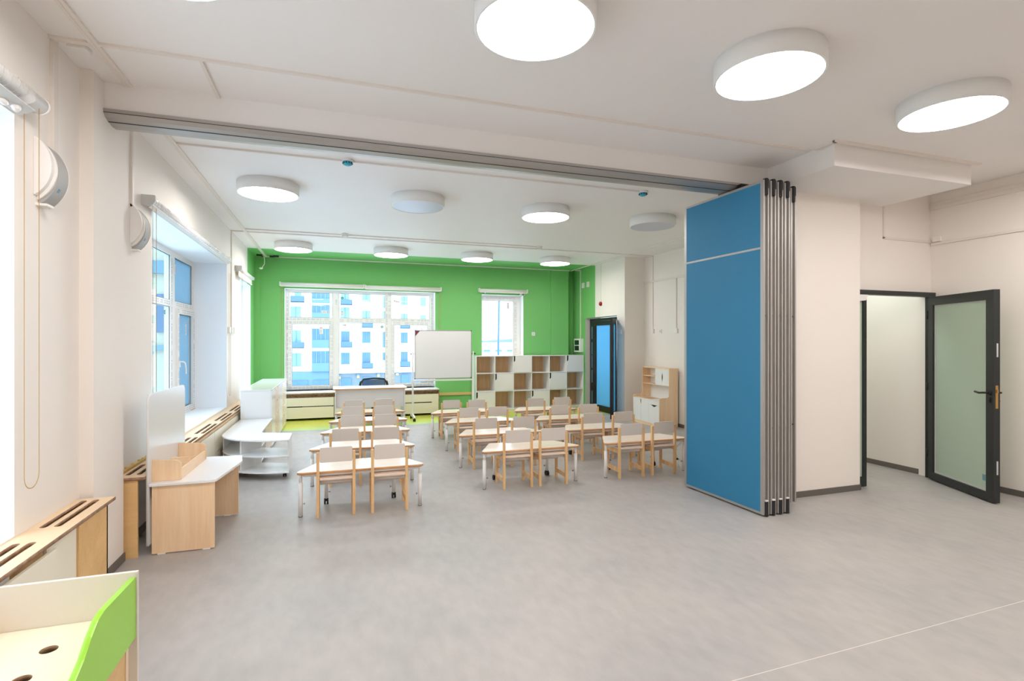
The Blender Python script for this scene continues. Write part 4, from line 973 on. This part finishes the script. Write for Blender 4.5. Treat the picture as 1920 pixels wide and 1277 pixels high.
def plateobj(name, cat, label, x0, x1, y0, y1, z0, z1, face, keys=1, socket=False):
    t = thing(name, label, cat, ((x0+x1)/2, (y0+y1)/2, z0)); m = mb_at(t); m.box(x0, x1, y0, y1, z0, z1).build('cover_plate', 'plastic', t, .003)
    m = mb_at(t)
    if socket:
        c = ((x0+x1)/2, (y0+y1)/2, (z0+z1)/2)
        if face == 'y': m.cyl((c[0], y0-.002, c[2]), (c[0], y0+.001, c[2]), .022, n=20)
        else: m.cyl((x0-.002, c[1], c[2]), (x0+.001, c[1], c[2]), .022, n=20)
        m.build('socket_well', 'plastic_grey', t)
    else:
        for k in range(keys):
            if face == 'x': a = y0 + (y1-y0)*(k+.08)/keys; b = y0 + (y1-y0)*(k+.92)/keys; m.box(x0-.003, x0, a, b, z0+.01, z1-.01)
            else: a = x0 + (x1-x0)*(k+.08)/keys; b = x0 + (x1-x0)*(k+.92)/keys; m.box(a, b, y0-.003, y0, z0+.01, z1-.01)
        m.build('rocker', 'plastic', t, .001)
plateobj('light_switch', 'light switch', 'white double light switch right of the far doorway', FX-.025, FX, 9.31, 9.44, 1.70, 1.79, 'x', 2)
plateobj('wall_socket', 'socket', 'white socket on the green wall right of the small window', 4.31, 4.39, BY-.012, BY, 1.68, 1.76, 'y', socket=True)
plateobj('wall_socket', 'socket', 'white socket on the alcove wall above the toy kitchen', AX-.012, AX, 8.60, 8.68, 1.70, 1.78, 'x', socket=True)
plateobj('wall_socket', 'socket', 'white cable outlet on the alcove wall under the left duct', AX-.03, AX, 8.84, 8.92, 1.71, 1.79, 'x')
plateobj('wall_socket', 'socket', 'white cable outlet at the edge of the blue partition', AX-.03, AX, 8.09, 8.17, 1.70, 1.78, 'x')
for yy, lab in ((8.62, 'left of three white boxes between the left windows'), (8.80, 'middle of three white boxes between the left windows'), (8.98, 'right of three white boxes between the left windows')):
    plateobj('wall_socket', 'socket', lab, WX, WX+.03, yy, yy+.09, 1.67, 1.76, 'y')
for y_, lab in ((11.02, 'left small white ceiling-height box on the green wall by the corner duct'), (10.78, 'right small white ceiling-height box on the green wall by the corner duct')):
    plateobj('sensor_box', 'sensor', lab, FX-.03, FX, y_-.06, y_+.04, 2.78, 2.90, 'x')
mf = thing('fastener_bar', 'dark cable clamps left on the green ceiling edge at the far-left corner', 'bracket', (-1.2, 11.2, H))
m = mb_at(mf); m.box(-1.43, -1.33, 11.15, 11.2, H-.03, H).box(-1.36, -1.30, 11.22, 11.27, H-.035, H-.01).box(-1.21, -1.12, 11.26, 11.30, H-.03, H).box(-1.14, -1.04, 11.2, 11.25, H-.03, H).build('clamp', 'anthracite', mf)
m = mb_at(mf); m.tube([(-1.30, 11.0, H-.01), (-1.27, 11.0, H-.10), (-1.27, 11.0, H-.20), (-1.31, 11.0, H-.27)], .008, 6).sphere((-1.33, 11.0, H-.285), .03, sc=(1.2,.6,.7)).build('cable_tail', 'plastic', mf)

# ------------------------------------------------------------------ foreground storage bench
bx, byy = -.75, 2.468
be = thing('storage_bench', 'birch storage bench with a lime green side and white headboard at the lower left', 'bench', (-1.0, 2.2, 0))
rb(be, 'headboard', 'bench_white', (-1.275, bx + .004, byy, byy + .016, .0, .632), bevel=.002)
gp = [(2.466, .372), (2.466, .610), (2.17, .623), (2.12, .615), (2.065, .583), (2.015, .542), (1.955, .512), (1.86, .482), (1.70, .463), (1.30, .455), (1.30, .372)]
o = plate('side_rail', [rounded(gp, [0, 0, .06, .05, .05, .05, .05, .08, .08, 0, 0], 4)], bx - .022, bx - .002, ['lime', 'lime'], be, 'x', .001); o.data.transform(at(be))
def circ(x, y, r, n=20): return [(x + r*math.cos(2*PI*k/n), y + r*math.sin(2*PI*k/n)) for k in range(n)]
o = plate('seat_board', [[(-1.27, 1.30), (bx-.022, 1.30), (bx-.022, 2.467), (-1.27, 2.467)], circ(-.957, 2.283, .027), circ(-.955, 2.107, .027), circ(-.957, 1.7, .027), circ(-.957, 1.52, .027)], .444, .462, ['birch', 'ply_edge'], be); o.data.transform(at(be))
rb(be, 'end_board', 'birch', (-1.27, bx-.03, 1.30, 1.318, 0, .444)); rb(be, 'back_board', 'birch', (-1.275, -1.262, 1.30, 2.467, 0, .60))
rb(be, 'stile', 'birch', (bx-.045, bx-.026, 2.44, 2.467, .0, .372), (bx-.045, bx-.026, 1.318, 1.34, 0, .372))
m = mb_at(be); m.box(bx-.045, bx-.028, 1.90, 2.436, .03, .345).build('drawer_front', 'birch_warm', be, .001); m = mb_at(be); m.box(bx-.045, bx-.028, 1.345, 1.892, .03, .345).build('drawer_front', 'birch_warm', be, .001)
rb(be, 'drawer_box', 'birch', (-1.24, bx-.046, 1.91, 2.43, .04, .30), (-1.24, bx-.046, 1.35, 1.885, .04, .30))
# loose cord hanging from the table at the partition
cd = thing('loose_cord', 'thin beige cord hanging from the table edge beside the blue partition', 'cord', (3.93, 5.4, 0))
m = mb_at(cd); m.tube([(3.95, 5.36, .34), (3.90, 5.38, .28), (3.87, 5.36, .21), (3.89, 5.36, .15), (3.94, 5.38, .13), (3.93, 5.4, .08), (3.95, 5.4, .02)], .0045, 6).build('cord', 'valance', cd); m = mb_at(cd); m.box(3.875, 3.90, 5.35, 5.38, .13, .15).build('clip', 'black', cd)

# ------------------------------------------------------------------ outdoors
gr = tag(MB().box(-150, 150, -60, 300, -5.6, -5.5).build('ground', 'snow'), kind='structure')
fb = thing('apartment_building', 'white and cream apartment block across the street with balconies and a shop floor', 'building', (4, 70, -5.5))
def fbx(name, mt, boxes, par=fb):
    for b in boxes: o = mb_at(fb).box(*b).build(name, mt, par)
    return o
fbx('wall', 'facade_white', [(-.62, 12.6, 70, 82, -2.28, 16)]); fbx('wall', 'facade_cream', [(-9.5, -.62, 70.05, 82, -2.18, 16)])
fbx('ground_floor', 'facade_ground', [(-.62, 12.6, 70.1, 82, -5.5, -2.28)]); fbx('ground_floor', 'facade_blue', [(-9.5, -.62, 70.1, 82, -5.5, -2.18)])
fbx('cornice', 'facade_white', [(-.62, 12.7, 69.8, 70, .28, .62), (-.62, 12.7, 69.8, 70, -2.5, -2.25), (-9.5, -.62, 69.8, 70.05, 3.4, 3.9)])
FW = [(-5.03,1.46,-4.00,2.90), (-5.03,-1.46,-3.96,0.07), (-5.17,4.43,-3.99,5.79), (-4.68,7.14,-3.96,7.58), (0.72,1.48,1.77,2.83), (0.72,-1.30,1.78,0.11), (0.68,4.47,1.74,5.82), (0.72,6.86,1.71,8.2), (3.30,6.72,4.33,8.1), (3.30,4.41,4.33,5.46), (3.30,1.40,4.33,2.80), (3.30,-1.25,4.33,0.14), (5.85,5.87,6.16,7.40), (5.85,4.2,6.16,5.46), (5.85,0.75,6.16,2.78), (5.85,-0.87,6.16,0.10), (8.16,6.39,9.06,7.47), (8.16,4.05,9.06,5.17), (8.16,1.37,9.06,2.71), (8.16,-1.15,9.06,0.17), (10.70,6.22,11.44,7.37), (10.70,4.04,11.44,5.05)]
for i, (a, z0, b, z1) in enumerate(FW):
    w = fbx('window', 'facade_glass' if z1 < 3.2 and a > -.6 else 'facade_glass_pale', [(a, b, 69.9, 70.02, z0, z1)])
    if b - a > .8: fbx('mullion', 'facade_blue', [((a+b)/2-.04, (a+b)/2+.04, 69.85, 69.9, z0, z1), (a-.04, b+.06, 69.85, 69.9, z0-.06, z0)], w)
for a, z0, b, z1 in [(-5.10,6.33,-3.59,7.07), (-4.96,0.72,-3.59,1.44), (0.70,0.78,2.07,1.49), (0.67,6.12,2.07,6.76), (3.25,3.28,4.60,3.90), (3.25,-1.89,4.60,-1.20), (8.05,3.22,9.28,3.62), (8.05,-1.77,9.28,-1.05)]:
    bq_ = mb_at(fb).box(a, b, 69.0, 69.9, z0, z0+.06).box(a, b, 69.0, 69.06, z0+.0, z1).box(a, a+.05, 69.0, 69.9, z0, z1).box(b-.05, b, 69.0, 69.9, z0, z1).build('balcony', 'facade_blue', fb)
    fbx('baluster', 'facade_glass', [(a + .02 + k*(b-a-.06)/9, a + .05 + k*(b-a-.06)/9, 68.96, 69.0, z0+.05, z1-.03) for k in range(10)], bq_)
for a, z0, b, z1 in [(-2.70,6.36,-0.62,7.64), (-2.70,4.47,-0.62,6.08), (-2.70,0.73,-0.62,3.12), (-2.70,-2.21,-0.62,0.32)]:
    lo = fbx('loggia', 'facade_glass', [(a, b, 69.9, 70.02, z0, z1)]); fbx('railing', 'facade_blue', [(a, b, 69.8, 69.9, z0, z0 + .42*(z1-z0))], lo)
    fbx('glazing_bar', 'facade_glass_pale', [(a + (b-a)*k/4 - .03, a + (b-a)*k/4 + .03, 69.8, 69.88, z0 + .42*(z1-z0), z1) for k in (1, 2, 3)], lo)
for a, z0, b, z1 in [(-4.82,-3.92,-3.19,-3.29), (-2.55,-3.99,-0.62,-3.27), (0.83,-4.5,1.97,-3.11), (3.35,-4.5,4.46,-3.01), (8.24,-4.1,9.22,-2.82)]: fbx('shop_window', 'facade_glass', [(a, b, 69.95, 70.12, z0, z1)])
for a, z0, b, z1 in [(2.65,-3.10,2.95,-2.61), (5.16,-2.99,5.47,-2.55), (7.56,-2.86,7.85,-2.43), (0.42,-3.14,0.68,-2.74)]:
    l = fbx('wall_lantern', 'anthracite_blue' if 'anthracite_blue' in M else 'facade_blue', [(a, b, 69.7, 70.1, (z0+z1)/2, z1)]); fbx('lantern_glow', 'lamp_yellow', [(a+.02, b-.02, 69.72, 70.05, z0, (z0+z1)/2)], l)
me = text_mesh('BEAUTY', .40, .05); me.transform(Matrix.Translation((8.82, 70.05, -2.52)) @ Matrix.Rotation(PI/2, 4, 'X') @ Matrix.Diagonal((.72, 1, 1, 1))); me.transform(at(fb)); obj('shop_sign', me, 'facade_glass', fb)
# distant depot, tree line and pole seen through the small window
dp = thing('warehouse', 'long pale warehouse low on the horizon beyond the small window', 'building', (52, 150, -5.5))
m = mb_at(dp); m.box(36, 76, 150, 165, -5.5, 1.2).build('wall', 'facade_white', dp)
for k in range(9):
    m = mb_at(dp); m.box(38 + k*3.6, 40 + k*3.6, 149.9, 150, -1.6, -.9).build('window', 'facade_blue', dp)
m = mb_at(dp); m.prism([(36, 1.2), (76, 1.2), (76, 1.4), (56, 2.6), (46, 1.9), (36, 1.3)], 150, 165, 'y').build('roof', 'haze_blue', dp)
tl = MB()
for k in range(40): tl.sphere((38 + random.uniform(0, 38), 135 + random.uniform(-3, 3), -4.6 + random.uniform(0, .8)), random.uniform(.6, 1.3), seg=8, rings=6)
tag(tl.build('hazy_bushes', 'haze_blue'), 'row of hazy bluish bushes in front of the far warehouse', 'bushes', kind='stuff')
hl = MB()
for k in range(24): hl.sphere((58 + k*1.6, 190, -2 + .16*k), 3.2 + .06*k, seg=10, rings=8)
tag(hl.build('far_hill', 'haze_blue'), 'pale hill of treetops behind the warehouse', 'hill', kind='stuff')
pl = thing('street_pole', 'dark thin leaning street pole outside the small window', 'pole', (7.4, 24, -5.5))
m = mb_at(pl); m.cyl((7.28, 24, -5.5), (7.50, 24, 9), .06, .045, 10).build('shaft', 'facade_glass', pl); m = mb_at(pl); m.box(6.9, 7.9, 23.95, 24.05, -.65, -.58).build('cross_arm', 'facade_glass', pl)
fc = thing('shading_block', 'unseen pale block added to shade the left windows', 'building', (-30, 0, -5.5))
MB().box(-4, 4, -40, 21, 0, 22).build('wall', 'facade_cream', fc)  # added out of view, only to hold back daylight at the left windows
# neighbouring wing seen through the large left window
wg = thing('neighbour_wing', 'grey-blue neighbouring building wing outside the large left window', 'building', (-8, 24, -5.5))
m = mb_at(wg); m.box(-5.6, -3.4, 22, 30, -5.5, 12).build('wall', 'teal_wall', wg)
m = mb_at(wg); m.box(-12, -5.6, 24, 34, -5.5, 5.2).build('wall', 'facade_cream', wg)
m = mb_at(wg); m.box(-12, -5.55, 23.8, 24.0, 4.2, 4.7).box(-12, -5.55, 23.8, 24, 1.2, 1.4).build('cornice', 'facade_glass_pale', wg)
for k in range(3):
    m = mb_at(wg); m.box(-6.6 - k*1.8, -5.9 - k*1.8, 23.9, 24.01, 1.9, 3.4).build('window', 'facade_glass', wg)
